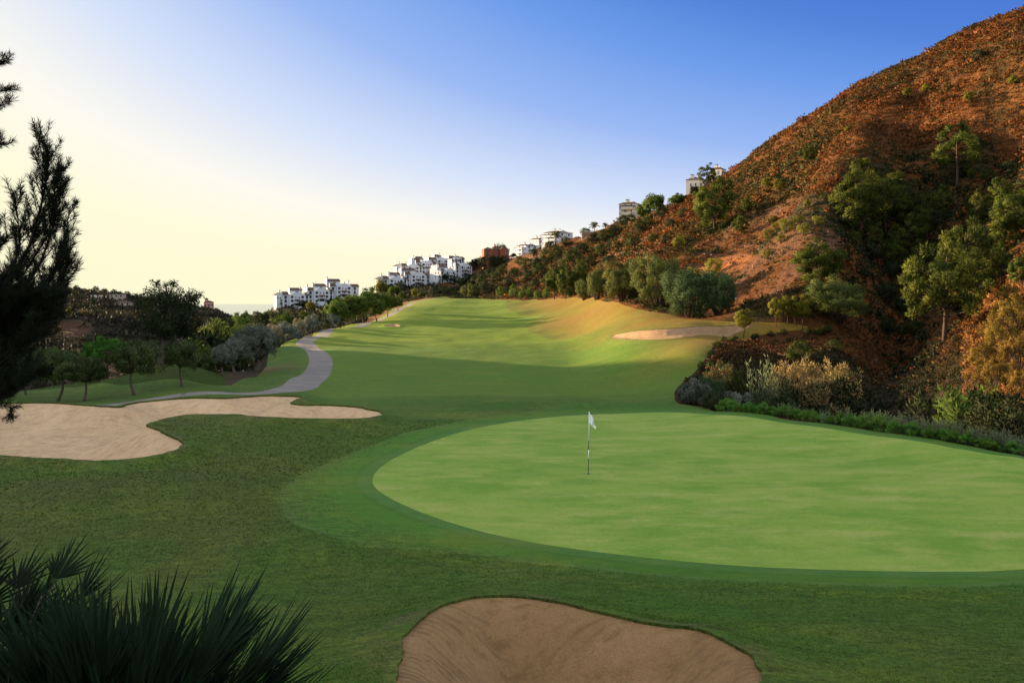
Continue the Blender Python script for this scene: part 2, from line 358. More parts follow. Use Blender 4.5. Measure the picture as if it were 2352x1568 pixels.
BUMPS = [  # x, y, radius x, radius y, height: mounds of the fairway
 (-33, 125, 14, 5, 0.9), (-2, 119, 26, 4.0, 0.30), (-38, 150, 14, 5, 0.6), (-30, 176, 14, 6, 0.9), (-26, 200, 14, 7, 0.9), (0, 205, 18, 7, 0.6),
 (-22, 236, 12, 8, 0.9), (6, 250, 16, 8, 0.7), (-20, 272, 12, 8, 0.7), (14, 180, 12, 7, 0.5), (24, 150, 8, 8, 0.5), (22, 205, 6, 10, 0.6), (-14, 300, 10, 7, 0.6), (5, 290, 14, 8, 0.5), (-27, 65, 8, 5.5, 1.0), (-10.5, 36, 5, 3.6, 0.55), (-12, 24.5, 5, 3, 0.4), (-5, 18.5, 3.5, 2.0, 0.25), (3, 47, 7, 3, 0.35), (-4, 52, 8, 4, 0.4), (8, 57, 6, 4, 0.4), (-38, 76, 6, 4, 0.4)]
def base_z(u, Y):
    u = np.atleast_1d(np.asarray(u, float)); Y = np.atleast_1d(np.asarray(Y, float))
    uc = np.clip(u, -4500, 5000)
    out = np.empty(len(u)); W = warp(uc, Y)
    for i in range(0, len(u), 20000):
        w = W[i:i+20000]
        out[i:i+20000] = phi(w, P) @ WT[:n_] + WT[n_] + w @ WT[n_+1:]
    x = (u - CX) * Y / F
    for bx, by, rx, ry, h in BUMPS:
        out += h * np.exp(-((x - bx) / rx) ** 2 - ((Y - by) / ry) ** 2)
    # the ridge outside the left of the frame that keeps the evening sun off the green
    out += 26.5 * np.exp(-((x + 128) / 30) ** 2) * (1 - sstep(132, 170, Y + 0.12 * x)) * sstep(-1, 30, Y)
    m = (u > 1560) & (Y > 50) & (Y < 290); fk = sstep(1560, 1720, u[m]) * sstep(62, 80, Y[m]) * sstep(290, 230, Y[m])
    if m.any():
        d, _ = sdist(x[m], Y[m], SPUR, False); out[m] += 6.0 * fk * np.exp(-(d / 9.0) ** 2)
        d, _ = sdist(x[m], Y[m], RAVINE, False); out[m] -= 7.5 * fk * np.exp(-(d / 14.0) ** 2)
    return out
def _pl(l): return np.array([((a - CX) * b / F, b) for a, b in l])
SPUR = _pl([(1800, 108), (1860, 122), (1905, 148), (1955, 172), (1990, 195)])
RAVINE = _pl([(2010, 92), (2040, 112), (2090, 130), (2170, 146), (2260, 158), (2340, 165)])
def hill_relief(u, Y, hillmask):
    x = (u - CX) * Y / F
    a = np.clip(Y / 90, 0.25, 2.0)
    gul = np.abs(vnoise(x / 30 + Y / 90, Y / 55, 11, 3) - 0.5) * 2
    return hillmask * ((vnoise(x / 14, Y / 14, 3, 4) - 0.5) * 2.6 * a + (vnoise(x / 3.0, Y / 3.0, 5, 3) - 0.5) * 0.9 * a + (gul - 0.4) * 2.2 * a * sstep(85, 130, Y))
LY = np.exp(np.linspace(math.log(8), math.log(820), 1500))
_cache = {}
def hit(u, y, ymin=0):
    """distance at which the line of sight through picture point (u,y) first meets the (unroughened) terrain"""
    k = round(u, 1)
    if k not in _cache: _cache[k] = base_z(np.full(len(LY), float(u)), LY)
    prow = HZ - F * _cache[k] / LY
    ok = np.where((prow <= y) & (LY >= ymin))[0]
    return LY[ok[0]] if len(ok) else LY[-1]
def plan(pts): 
    out = []
    for p in pts:
        Y = p[2] if len(p) == 3 else hit(p[0], p[1]); out.append(((p[0] - CX) * Y / F, Y))
    return np.array(out)
def smooth_poly(p, it=2):
    for _ in range(it):
        a = np.roll(p, -1, 0); q = np.empty((2 * len(p), 2)); q[0::2] = 0.75 * p + 0.25 * a; q[1::2] = 0.25 * p + 0.75 * a; p = q
    return p
# outlines (picture points laid onto the terrain)
FRONT_B = [(890,1640),(925,1510),(985,1440),(1060,1405),(1150,1398),(1250,1408),(1330,1425),(1420,1447),(1520,1466),(1600,1474),(1660,1497),(1720,1540),(1750,1600),(1700,1700),(1400,1760),(1100,1760),(920,1700)]
LEFT_B = [(-300,1000),(-150,948),(0,936),(26,935),(82,934.4),(153,936),(208,939),(262,944),(284,943),(290,938),(328,931),(383,926),(451,923),(506,925.5),(541,923),(574,918.5),(643,916.5),(695,917.5),(684,924),(664,934),(684,937),(750,935),(830,941),(884,955),(866,964),(800,970),(700,970),(600,966),(520,961),(450,961),(400,968),(360,980),(331,989),(350,993),(383,1007),(413,1022),(420,1031),(410,1043),(383,1052),(328,1062.4),(246,1068),(137,1065),(0,1057),(-150,1050)]
RIGHT_B = [(1397,776),(1418,769),(1480,764),(1560,757),(1640,750),(1700,747.5),(1735,747.5),(1715,758),(1690,766),(1630,773),(1560,780),(1480,786),(1420,783)]
FAR_B = [(878,751.5),(890,748),(905,746.8),(917,748.5),(921,751.5),(905,753.2),(888,753.2)]
GREEN = [(850,1108),(868,1075),(920,1044),(1000,1010),(1100,981),(1220,962),(1351,951),(1500,946),(1580,948),(1650,953),(1750,963),(1900,983),(2060,1007),(2200,1032),(2352,1060),(2560,1105),(2660,1180),(2560,1280),(2352,1312),(2100,1313),(1900,1309),(1700,1300),(1500,1283),(1300,1258),(1150,1232),(1050,1206),(950,1171),(880,1137)]
APRON = [(645,1150),(662,1110),(730,1068),(830,1030),(950,990),(1100,958),(1300,932),(1450,920),(1560,926),(1640,942),(1750,953),(1900,973),(2060,996),(2352,1048),(2700,1130),(2800,1250),(2352,1345),(2000,1345),(1600,1330),(1300,1300),(1100,1272),(950,1262),(820,1252),(720,1222),(665,1190)]
PATH_C = [(60,948),(150,944),(215,940),(268,933),(324,923.5),(380,914),(437,906),(492,904),(567,905),(640,900.5),(683,890),(718,868),(737,840),(737,821),(716,800),(694,785),(718,776),(758,757,158),(790,0,166),(836,750),(868,736),(905,718),(922,708),(940,697),(972,690.5),(1000,686)]
FB, LB, RB, XB = [smooth_poly(plan(p)) for p in (FRONT_B, LEFT_B, RIGHT_B, FAR_B)]
GP, AP = smooth_poly(plan(GREEN), 3), smooth_poly(plan(APRON))
pc = plan(PATH_C)
for _ in range(3):
    q = [pc[0]]
    for i in range(len(pc) - 1): q += [0.75 * pc[i] + 0.25 * pc[i+1], 0.25 * pc[i] + 0.75 * pc[i+1]]
    pc = np.array(q + [pc[-1]])
HILL_EDGE = [(2352,1049),(2200,1020),(2060,997),(1900,974),(1750,953),(1640,941),(1566,933),(1545,912),(1560,880),(1600,850),(1630,812),(1650,785),(1700,772),(1800,760),(1890,764),(1860,751),(1750,743),(1650,738),(1580,734),(1520,720),(1440,708),(1390,693),(1340,683),(1290,685),(1240,688),(1150,687),(1040,685)]
VALLEY_EDGE = [(975,688),(932,696),(900,715),(866,731),(828,747),(752,754),(705,776),(676,783),(628,800),(615,838),(600,858),(540,884),(500,884),(470,882),(420,871),(350,876),(290,886),(255,886),(180,889),(60,899)]
def up(pts): return [(p[0], hit(p[0], p[1])) for p in pts]
fz = [(-20000, 0.2), (20000, 0.2), (20000, 14), (5500, 15), (2800, 26)] + up(HILL_EDGE) + [(1020, 334)] + up(VALLEY_EDGE) + [(-200, 72), (-900, 75), (-20000, 75)]
FZ = warp(np.array([a for a, b in fz], float), np.array([b for a, b in fz]))
FZ = smooth_poly(FZ, 1)

# grid of directions x distances
du = np.concatenate([np.linspace(-9000, -1400, 50), np.linspace(-1300, -60, 60), np.arange(-50, 2400, 4.6), np.linspace(2410, 3400, 50), np.linspace(3500, 7500, 30)])
dl = np.concatenate([np.linspace(math.log(0.3), math.log(9), 45), np.arange(math.log(9) + 0.005, math.log(50), 0.0048), np.arange(math.log(50), math.log(125), 0.0075), np.arange(math.log(125), math.log(620), 0.0085), np.linspace(math.log(624), math.log(900), 20)])
UU, LL = np.meshgrid(du, dl, indexing='xy'); YY = np.exp(LL)
u_ = UU.ravel(); Y_ = YY.ravel(); x_ = (u_ - CX) * Y_ / F
nr, nc = UU.shape
idx = np.arange(nr * nc).reshape(nr, nc)
a, b, c, d = idx[:-1, :-1].ravel(), idx[:-1, 1:].ravel(), idx[1:, 1:].ravel(), idx[1:, :-1].ravel()
T = np.concatenate([np.stack([a, b, c], 1), np.stack([a, c, d], 1)])
Wv = warp(u_, Y_)
G = {'x': x_, 'y': Y_, 'u': u_}
G['fz'] = sdist(Wv[:, 0], Wv[:, 1], FZ)
for k, pl in (('fb', FB), ('lb', LB), ('rb', RB), ('xb', XB), ('gp', GP), ('ap', AP)): G[k] = sdist(x_, Y_, pl)
for k, am in (('fb', .16), ('lb', .22), ('rb', .2), ('xb', .2)): G[k] = G[k] + ((vnoise(x_ / 0.45, Y_ / 0.45, 17, 3) - 0.5) * am + (vnoise(x_ / 2.0, Y_ / 2.0, 18, 2) - 0.5) * am * 1.2) * (np.abs(G[k]) < 3)
dpt, arc = sdist(x_, Y_, pc, closed=False)
G['pt'] = 1.3 - dpt + (vnoise(x_ / 0.5, Y_ / 0.5, 19, 3) - 0.5) * 0.14; G['arc'] = arc
G['pt'] = np.where(np.abs(arc) < 0.001, -1.0, G['pt'])
def cut(T, G, key):
    s = G[key]; s = np.where(np.abs(s) < 1e-4, 1e-4, s); G[key] = s
    pos = s[T] > 0; cnt = pos.sum(1)
    mixed = np.where((cnt == 1) | (cnt == 2))[0]
    if not len(mixed): return T
    keep = np.delete(T, mixed, 0); tm = T[mixed]; pm = pos[mixed]; cm = cnt[mixed]
    lone = np.where(cm == 1, np.argmax(pm, 1), np.argmin(pm, 1))
    i0 = tm[np.arange(len(tm)), lone]; i1 = tm[np.arange(len(tm)), (lone+1) % 3]; i2 = tm[np.arange(len(tm)), (lone+2) % 3]
    N = len(s)
    def ek(p, q): return np.minimum(p, q).astype(np.int64) * N + np.maximum(p, q)
    keys = np.concatenate([ek(i0, i1), ek(i0, i2)]); uq, inv = np.unique(keys, return_inverse=True)
    p, q = (uq // N), (uq % N); t = s[p] / (s[p] - s[q])
    for k in G: G[k] = np.concatenate([G[k], G[k][p] * (1 - t) + G[k][q] * t])
    G[key][N:] = 0.0
    A = N + inv[:len(tm)]; B = N + inv[len(tm):]
    return np.concatenate([keep, np.stack([i0, A, B], 1), np.stack([A, i1, i2], 1), np.stack([A, i2, B], 1)])
for k in ('fz', 'fb', 'lb', 'rb', 'xb', 'gp', 'pt'): T = cut(T, G, k)
x_, Y_, u_ = G['x'], G['y'], G['u']
hillm = sstep(0.02, 0.35, -G['fz'])
hillm_r = hillm * (u_ > 980)
z0 = base_z(u_, Y_)
zt = z0 + hill_relief(u_, Y_, hillm_r) + (hillm - hillm_r) * ((vnoise(x_ / 12, Y_ / 12, 21, 3) - 0.5) * 2.0)
# gentle unevenness of the rough
zt += (1 - hillm) * sstep(0.3, 2.5, -G['gp']) * ((vnoise(x_ / 2.2, Y_ / 2.2, 8, 3) - 0.5) * 0.07 + (vnoise(x_ / 9, Y_ / 9, 9, 2) - 0.5) * 0.25)
zt += (1 - hillm) * sstep(80, 115, Y_) * ((vnoise(x_ / 6.5, Y_ / 11, 14, 3) - 0.5) * 0.42 + (vnoise(x_ / 2.0, Y_ / 3, 15, 2) - 0.5) * 0.07) * (1 - sstep(-0.3, 0.4, G['pt'] * 0.4)) * (G['rb'] < -0.5)
# lips round the bunkers, and a little roll round the green
for k, h in (('fb', 0.18), ('lb', 0.22), ('rb', 0.15), ('xb', 0.2)): zt += h * np.exp(-(G[k] / 0.8) ** 2)
def ctri(k): return G[k][T].mean(1)
zone = np.where(ctri('fz') > 0, 0, np.where(u_[T].mean(1) > 1000, 1, 2))     # grass, hill, valley
for k, zn in (('gp', 3), ('fb', 4), ('lb', 5), ('rb', 6), ('xb', 7)): zone[(ctri(k) > 0) & (zone == 0)] = zn
zone[(ctri('pt') > 0) & (zone <= 2) & (zone != 1)] = 8

# ground albedo by what grows there, plus some painted sun and gully shade
def lerp(c, c2, k): return c + (np.asarray(c2) - c) * k[:, None]
py_ = HZ - F * zt / Y_
colr = np.tile(np.array([0.046, 0.100, 0.010]), (len(x_), 1))
nz = vnoise(x_ / 7, Y_ / 7, 31, 4); nz2 = vnoise(x_ / 20, Y_ / 20, 33, 3)
fairw = sstep(43, 60, Y_) * sstep(650, 760, u_ + (Y_ < 0)) 
colr = lerp(colr, (0.078, 0.142, 0.010), fairw * 0.9)
ap = sstep(-0.35, 0.1, G['ap']) * (0.35 + 0.65 * sstep(1500, 1050, u_) * sstep(1420, 900, u_) + 0.2)
colr = lerp(colr, (0.055, 0.142, 0.012), np.clip(ap, 0, 1) * (0.7 + 0.3 * nz))
ring = np.exp(-((G['ap']) / 0.10) ** 2) * 0.4
colr = lerp(colr, (0.10, 0.13, 0.045), ring)
gpn = G['gp'] + (vnoise(x_ / 0.5, Y_ / 0.5, 23, 3) - 0.5) * 0.12
coll = sstep(-0.55, -0.40, gpn) * sstep(0.02, -0.02, G['gp'])
colr = lerp(colr, (0.060, 0.130, 0.026), coll * 0.7)
collr = np.exp(-((G['gp'] + 0.56) / 0.07) ** 2)
colr = lerp(colr, (0.035, 0.085, 0.012), collr * 0.45)
# brown-green semi-rough in front and at the left
brownk = sstep(0.45, 0.70, nz) * sstep(48, 40, Y_) * sstep(-1.0, -4, G['gp']) * (0.12 + 0.40 * sstep(1000, 300, u_))
colr = lerp(colr, (0.085, 0.070, 0.022), brownk)
# dry golden bank along the foot of the hill
edge_d = G['fz']
dryk = sstep(0.82, 0.10, edge_d + 0.5 * (nz2 - 0.5) + 0.25 * (nz - 0.5)) * sstep(62, 85, Y_) * sstep(1080, 1300, u_)
colr = lerp(colr, (0.20, 0.095, 0.016), np.clip(dryk, 0, 1) * 0.9)
dk2 = sstep(0.5, 0.05, edge_d) * sstep(100, 150, Y_) * (u_ < 1080) * (u_ > 700)
colr = lerp(colr, (0.22, 0.12, 0.045), dk2 * 0.7)
band = sstep(0.5, 0.62, vnoise(x_ / 60, Y_ / 9, 41, 3)) * sstep(100, 130, Y_)
colr = lerp(colr, (0.17, 0.165, 0.012), band * 0.3)
farw = sstep(105, 135, Y_)
colr = lerp(colr, (0.140, 0.200, 0.008), farw * 0.8 * (dryk < 0.3))  # sunlit far fairway: extra sun brightness painted into the grass colour
wear = np.exp(-((np.maximum(G['fb'], np.maximum(G['lb'], G['rb'])) + 0.25) / 0.35) ** 2) * sstep(0.35, 0.6, vnoise(x_ / 0.8, Y_ / 0.8, 51, 3))
colr = lerp(colr, (0.12, 0.075, 0.04), wear * 0.5)
# bare earth below the olives
ol = np.exp(-(((x_ + 27.5) / 3.6) ** 2 + ((Y_ - 83) / 5) ** 2))
colr = lerp(colr, (0.20, 0.10, 0.05), np.clip(ol * 1.4, 0, 1) * 0.8)
# hill: russet scrub soil, grey-violet scree, orange earth, rock
hc = np.tile(np.array([0.105, 0.040, 0.013]), (len(x_), 1))
hn = vnoise(x_ / 24, Y_ / 24, 61, 4); hn2 = vnoise(x_ / 9, Y_ / 9, 63, 4)
hc = lerp(hc, (0.040, 0.028, 0.010), sstep(0.5, 0.66, hn))
hc = lerp(hc, (0.18, 0.064, 0.018), sstep(0.52, 0.7, hn2) * 0.8)
def inpoly(pl): return sdist(u_, py_, np.array(pl, float))
scree = [(1560,640),(1640,560),(1700,500),(1790,470),(1870,450),(1910,470),(1925,560),(1880,600),(1830,640),(1800,680),(1700,690),(1600,690)]
k = sstep(-30, 10, inpoly(scree)) * (Y_ > 100) * hillm_r
hc = lerp(hc, (0.125, 0.060, 0.034), k * sstep(0.36, 0.6, hn2) * 0.85)
orange = [(1575,640),(1640,592),(1690,575),(1730,590),(1700,615),(1620,640)]
k = sstep(-12, 8, inpoly(orange)) * (Y_ > 100) * hillm_r
hc = lerp(hc, (0.27, 0.10, 0.032), k)
for pl in ([(1420,560),(1470,545),(1500,570),(1490,610),(1430,620)], [(1150,640),(1190,630),(1200,655),(1160,665)], [(1205,592),(1240,580),(1240,600),(1210,605)], [(1338,535),(1362,528),(1360,548),(1338,548)], [(1383,596),(1410,560),(1425,570),(1400,610)]):
    k = sstep(-8, 4, inpoly(pl)) * (Y_ > 100) * hillm_r
    hc = lerp(hc, (0.22, 0.11, 0.062), k * 0.9)
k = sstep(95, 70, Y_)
hc = lerp(hc, (0.040, 0.028, 0.020), k * 0.9)  # near gully ground darkened, its shade put into the colour
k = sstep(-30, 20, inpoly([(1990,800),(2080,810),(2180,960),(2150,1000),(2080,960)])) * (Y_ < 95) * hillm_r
hc = lerp(hc, (0.032, 0.024, 0.018), k * 0.8)  # gully floor painted darker still for the shade lying there
k = sstep(0.16, 0.02, -edge_d) * (Y_ > 58) * (Y_ < 140) * hillm_r
hc = lerp(hc, (0.13, 0.070, 0.018), k * 0.8)
k = sstep(2215, 2320, u_) * (Y_ < 90) * hillm_r
hc = lerp(hc, (0.13, 0.055, 0.018), k * 0.8)
# valley and its far hill
vc = np.tile(np.array([0.030, 0.026, 0.014]), (len(x_), 1))
vc = lerp(vc, (0.080, 0.055, 0.035), sstep(0.5, 0.65, hn))
k = sstep(-6, 4, inpoly([(85,738),(190,738),(215,752),(190,775),(120,780),(85,765)])) * (Y_ > 250)
vc = lerp(vc, (0.085, 0.042, 0.024), k)
k = sstep(440, 460, Y_) * (u_ > 600) * (u_ < 1100)
vc = lerp(vc, (0.16, 0.12, 0.07), k * 0.6)
k = sstep(0.9, 0.0, np.abs(edge_d)) * (Y_ > 150) * (u_ > 780)
vc = lerp(vc, (0.24, 0.11, 0.045), k * 0.9)
vc = lerp(vc, (0.048, 0.080, 0.012), sstep(92, 80, Y_) * (u_ < 520))
hv = np.where((u_ > 1000)[:, None], hc, vc)
rough = np.clip(sstep(0.4, 2.2, -G['gp']) * (1 - 0.55 * fairw), 0.05, 1) * (1 - 0.6 * np.clip(ap, 0, 1) * sstep(-3, -0.5, G['gp']))

SANDN = {4: 'fb', 5: 'lb', 6: 'rb', 7: 'xb'}
SDEP = {4: (0.05, 0.95, 1.9), 5: (0.10, 0.85, 3.0), 6: (0.05, 0.45, 1.8), 7: (0.05, 0.3, 1.2)}
def submesh(name, tri, z, mat, attrs, wall=None):
    used, inv = np.unique(tri, return_inverse=True); t = inv.reshape(-1, 3)
    V = np.stack([x_[used], Y_[used], z[used]], 1)
    at = {k: v[used] for k, v in attrs.items()}
    if wall is not None:
        E, zb = wall
        o = len(V); w = np.unique(E); mp = {v: i for i, v in enumerate(w)}
        V = np.vstack([V, np.stack([x_[w], Y_[w], z[w]], 1), np.stack([x_[w], Y_[w], zb[w]], 1)])
        for k in at:
            dk = attrs[k][w]
            if k == 'col': dk = dk * 0 + np.array([0.060, 0.075, 0.016])
            at[k] = np.concatenate([at[k], dk, dk])
        e = np.array([[mp[p], mp[q]] for p, q in E]); n = len(w)
        t = np.concatenate([t, np.stack([o + e[:, 0], o + e[:, 1], o + n + e[:, 1]], 1), np.stack([o + e[:, 0], o + n + e[:, 1], o + n + e[:, 0]], 1)])
    me = npmesh(name, V, t, mat, at, smooth=True)
    return link(name, me)
def sand_z(zn):
    lip, dep, w = SDEP[zn]; s = np.maximum(G[SANDN[zn]], 0)
    zz = zt - lip - dep * sstep(0, w, s)
    n = (vnoise(x_ / 2.6, Y_ / 2.6, 70 + zn, 3) - 0.5) * 0.22 * sstep(0, 1.2, s) + (vnoise(x_ / 0.7, Y_ / 0.7, 80 + zn, 3) - 0.5) * 0.10 * sstep(0, 0.5, s) - 0.035 * sstep(0.62, 0.75, vnoise(x_ / 0.28, Y_ / 0.28, 90 + zn, 1)) * sstep(0.3, 0.9, s)
    return zz + n
def edges_between(za, zb_):
    ta = T[zone == za]; tb = T[np.isin(zone, zb_)]; N = len(x_)
    def ks(t):
        e = np.concatenate([t[:, [0, 1]], t[:, [1, 2]], t[:, [2, 0]]]); return np.minimum(e[:, 0], e[:, 1]).astype(np.int64) * N + np.maximum(e[:, 0], e[:, 1])
    k = np.intersect1d(ks(ta), ks(tb)); return np.stack([k // N, k % N], 1)
walls = []; zb = zt.copy()
for zn in (4, 5, 6, 7):
    E = edges_between(zn, [0, 8])
    if len(E):
        walls.append(E); sz = sand_z(zn); w = np.unique(E); zb[w] = sz[w] - 0.02
walls = np.concatenate(walls)
ga = {'col': colr, 'rough': rough, 'dry': dryk}
tag(submesh('fairway_grass', T[zone == 0], zt, M['grass'], ga, (walls, zb)), kind='structure')
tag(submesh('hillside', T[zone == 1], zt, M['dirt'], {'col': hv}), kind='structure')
tag(submesh('valley_slope', T[zone == 2], zt, M['dirt'], {'col': hv}), kind='structure')
tag(submesh('putting_green_turf', T[zone == 3], zt, M['green'], {}), kind='structure')
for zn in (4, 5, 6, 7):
    o = submesh('bunker_sand', T[zone == zn], sand_z(zn), M['sand_warm'] if zn == 4 else M['sand'] if zn == 5 else M['sand_sunlit'], {})
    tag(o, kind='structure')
tag(submesh('cart_path', T[zone == 8], zt, M['path'], {'along': G['arc']}), kind='structure')

# ground behind and beside the camera
def edge_profile(u, r):
    ang = math.atan2(u - CX, F); return base_z(np.full(len(r), float(u)), np.maximum(r * math.cos(ang), 0.3))
rr = np.exp(np.linspace(math.log(0.5), math.log(900), 90)); pl_, pr_ = edge_profile(-9000, rr), edge_profile(7500, rr)
a0, a1 = math.atan2(-9000 - CX, F), math.atan2(7500 - CX, F) - 2 * math.pi
an = np.linspace(a0, a1, 70); kk = np.linspace(0, 1, 70)
V = np.array([[r * math.sin(t), r * math.cos(t), pl_[j] * (1 - k) + pr_[j] * k] for t, k in zip(an, kk) for j, r in enumerate(rr)])
ii = np.arange(70 * 90).reshape(70, 90)
Pq = np.stack([ii[:-1, :-1].ravel(), ii[1:, :-1].ravel(), ii[1:, 1:].ravel(), ii[:-1, 1:].ravel()], 1)
o = link('rough_ground', npmesh('rough_ground', V, Pq, M['grass'], {'col': np.tile([0.062, 0.08, 0.02], (len(V), 1)), 'rough': np.ones(len(V)), 'dry': np.zeros(len(V))}, True))
tag(o, kind='structure')

def tz(u, Y):
    """height of the finished ground"""
    u = np.atleast_1d(np.asarray(u, float)); Y = np.atleast_1d(np.asarray(Y, float)); x = (u - CX) * Y / F
    w = warp(u, Y); h = sstep(0.02, 0.35, -sdist(w[:, 0], w[:, 1], FZ)); hr = h * (u > 980)
    return base_z(u, Y) + hill_relief(u, Y, hr) + (h - hr) * ((vnoise(x / 12, Y / 12, 21, 3) - 0.5) * 2.0)
_c2 = {}
def hit2(u, y, ymin=0):
    k = round(u, 1)
    if k not in _c2: _c2[k] = tz(np.full(len(LY), float(u)), LY)
    prow = HZ - F * _c2[k] / LY
    ok = np.where((prow <= y) & (LY >= ymin))[0]
    if len(ok): return LY[ok[0]], _c2[k][ok[0]]
    j = np.argmin(prow + 1e6 * (LY < ymin)); return LY[j], _c2[k][j]
def at(u, y, Y=None, ymin=0):
    if Y is None: Y, z = hit2(u, y, ymin)
    else: z = float(tz(u, Y)[0])
    return Vector(((u - CX) * Y / F, Y, z))

# ------------------------------------------------------------------ sea and coast
def sea():
    t = NT('sea_water'); n = t.noise(0.004, 5, 0.7, t.scaled(t.pos(), (1, 3, 1)))
    m = t.done(t.bsdf((0.10, 0.15, 0.19), 0.12, t.bump(n, 0.04, 20.0), 0.5))
    b = MB(); b.poly([(-40000, 900, -62), (40000, 900, -62), (60000, 70000, -62), (-60000, 70000, -62)], [(0, 1, 2, 3)])
    tag(b.build('sea', m), kind='structure')
sea()
xs = np.linspace(-1400, 200, 120); ysr = np.linspace(1300, 3200, 30)
XX, Y2 = np.meshgrid(xs, ysr); zc = -64 + 22 * sstep(1300, 1500, Y2) * sstep(3200, 2300, Y2) + 26 * (vnoise(XX / 130, Y2 / 200, 5, 4) - 0.3) * sstep(1300, 1600, Y2) * sstep(3200, 2600, Y2)
ii = np.arange(XX.size).reshape(XX.shape)
Pq = np.stack([ii[:-1, :-1].ravel(), ii[:-1, 1:].ravel(), ii[1:, 1:].ravel(), ii[1:, :-1].ravel()], 1)
tag(link('coast_hills', npmesh('coast_hills', np.stack([XX.ravel(), Y2.ravel(), zc.ravel()], 1), Pq, simple('coast_scrub', (0.10, 0.10, 0.075), 0.9, 0.3, 0.02), None, True)), kind='structure')

# ------------------------------------------------------------------ plants
def unit(v): return v / (np.linalg.norm(v, axis=-1, keepdims=True) + 1e-9)
def rdir(n): return unit(rng.normal(size=(n, 3)))
def leafset(pos, axis, L, W, tint, nrm=None):
    """leaf blades; nrm: the way the foliage faces there, which the leaves' shading mostly follows"""
    n = len(pos); L = np.broadcast_to(L, n)[:, None]; W = np.broadcast_to(W, n)[:, None]
    side = unit(np.cross(axis, rdir(n)))
    if nrm is None: nrm = unit(axis + np.array([0, 0, 0.5]) + 0.3 * rdir(n))
    geo = np.cross(axis, side); geo = unit(geo); sg = np.sign((geo * nrm).sum(1, keepdims=True)); sg[sg == 0] = 1
    side = -side * sg                      # wind every blade so that its front faces outward
    N = unit(0.8 * nrm + 0.42 * geo * sg)
    V = np.stack([pos, pos + axis * L * 0.45 + side * W * 0.5, pos + axis * L, pos + axis * L * 0.45 - side * W * 0.5], 1).reshape(-1, 3)
    return V, np.arange(4 * n).reshape(n, 4), np.repeat(tint, 4), np.repeat(N, 4, 0)
def clump_leaves(C, r, n, L, W, out=0.7, upb=0.25, tone=None, fill=0.5, rnd=0.5, tvar=0.16):
    m = len(C); d = rdir(m * n); Cr = np.repeat(C, n, 0); rr_ = np.repeat(r, n, 0)
    if rr_.ndim == 1: rr_ = rr_[:, None]
    pos = Cr + d * rr_ * (1 - fill * rng.random((m * n, 1)))
    ax = unit(out * d + rnd * rdir(m * n) + np.array([0, 0, upb]))
    tone = rng.uniform(0.1, 0.9, m) if tone is None else tone
    tint = np.clip(np.repeat(tone, n) + rng.normal(0, tvar, m * n), 0, 1)
    cen = C.mean(0); ext = C.std(0) + 1e-3
    nrm = unit(0.75 * d + 0.75 * unit((pos - cen) / ext) + np.array([0, 0, 0.2]))
    return leafset(pos, ax, L * rng.uniform(0.7, 1.3, m * n), W * rng.uniform(0.8, 1.2, m * n), tint, nrm)
def join(parts):
    V, Q, t, N, o = [], [], [], [], 0
    for v, q, a, nn in parts: V.append(v); Q.append(q + o); t.append(a); N.append(nn); o += len(v)
    return np.concatenate(V), np.concatenate(Q), np.concatenate(t), np.concatenate(N)
def ell(n, cz, rx, rz, shell=0.75, zmin=-1.0, lump=0.2):
    """clump centres in an uneven ellipsoid"""
    d = rdir(n * 3); d = d[d[:, 2] > zmin][:n]
    k = 1 - (1 - shell) * rng.random((len(d), 1)) ** 0.6 * 1.3
    ph = rng.uniform(0, 6.28, 3)
    a = np.arctan2(d[:, 1], d[:, 0])
    bulge = 1 + lump * np.sin(2 * a + ph[0]) * np.cos(3 * d[:, 2] + ph[1]) + lump * 0.7 * np.sin(3 * a + ph[2])
    return d * np.array([rx, rx, rz]) * k * bulge[:, None] + np.array([0, 0, cz])
def trunk(pts, rad, limbs=(), lr=0.012, mat='bark', name='trunk'):
    b = MB(); b.tube(pts, rad, 8)
    top = Vector(pts[-1])
    for st, en in limbs:
        st = Vector(st); en = Vector(en); mid = st.lerp(en, 0.5) + Vector((0, 0, -0.02))
        b.tube([st, mid, en], [lr, lr * 0.7, lr * 0.3], 5)
    return b.mesh(name, M[mat], True)
def tpoint(pts, f):
    k = f * (len(pts) - 1); i = min(int(k), len(pts) - 2); return Vector(pts[i]).lerp(Vector(pts[i+1]), k - i)

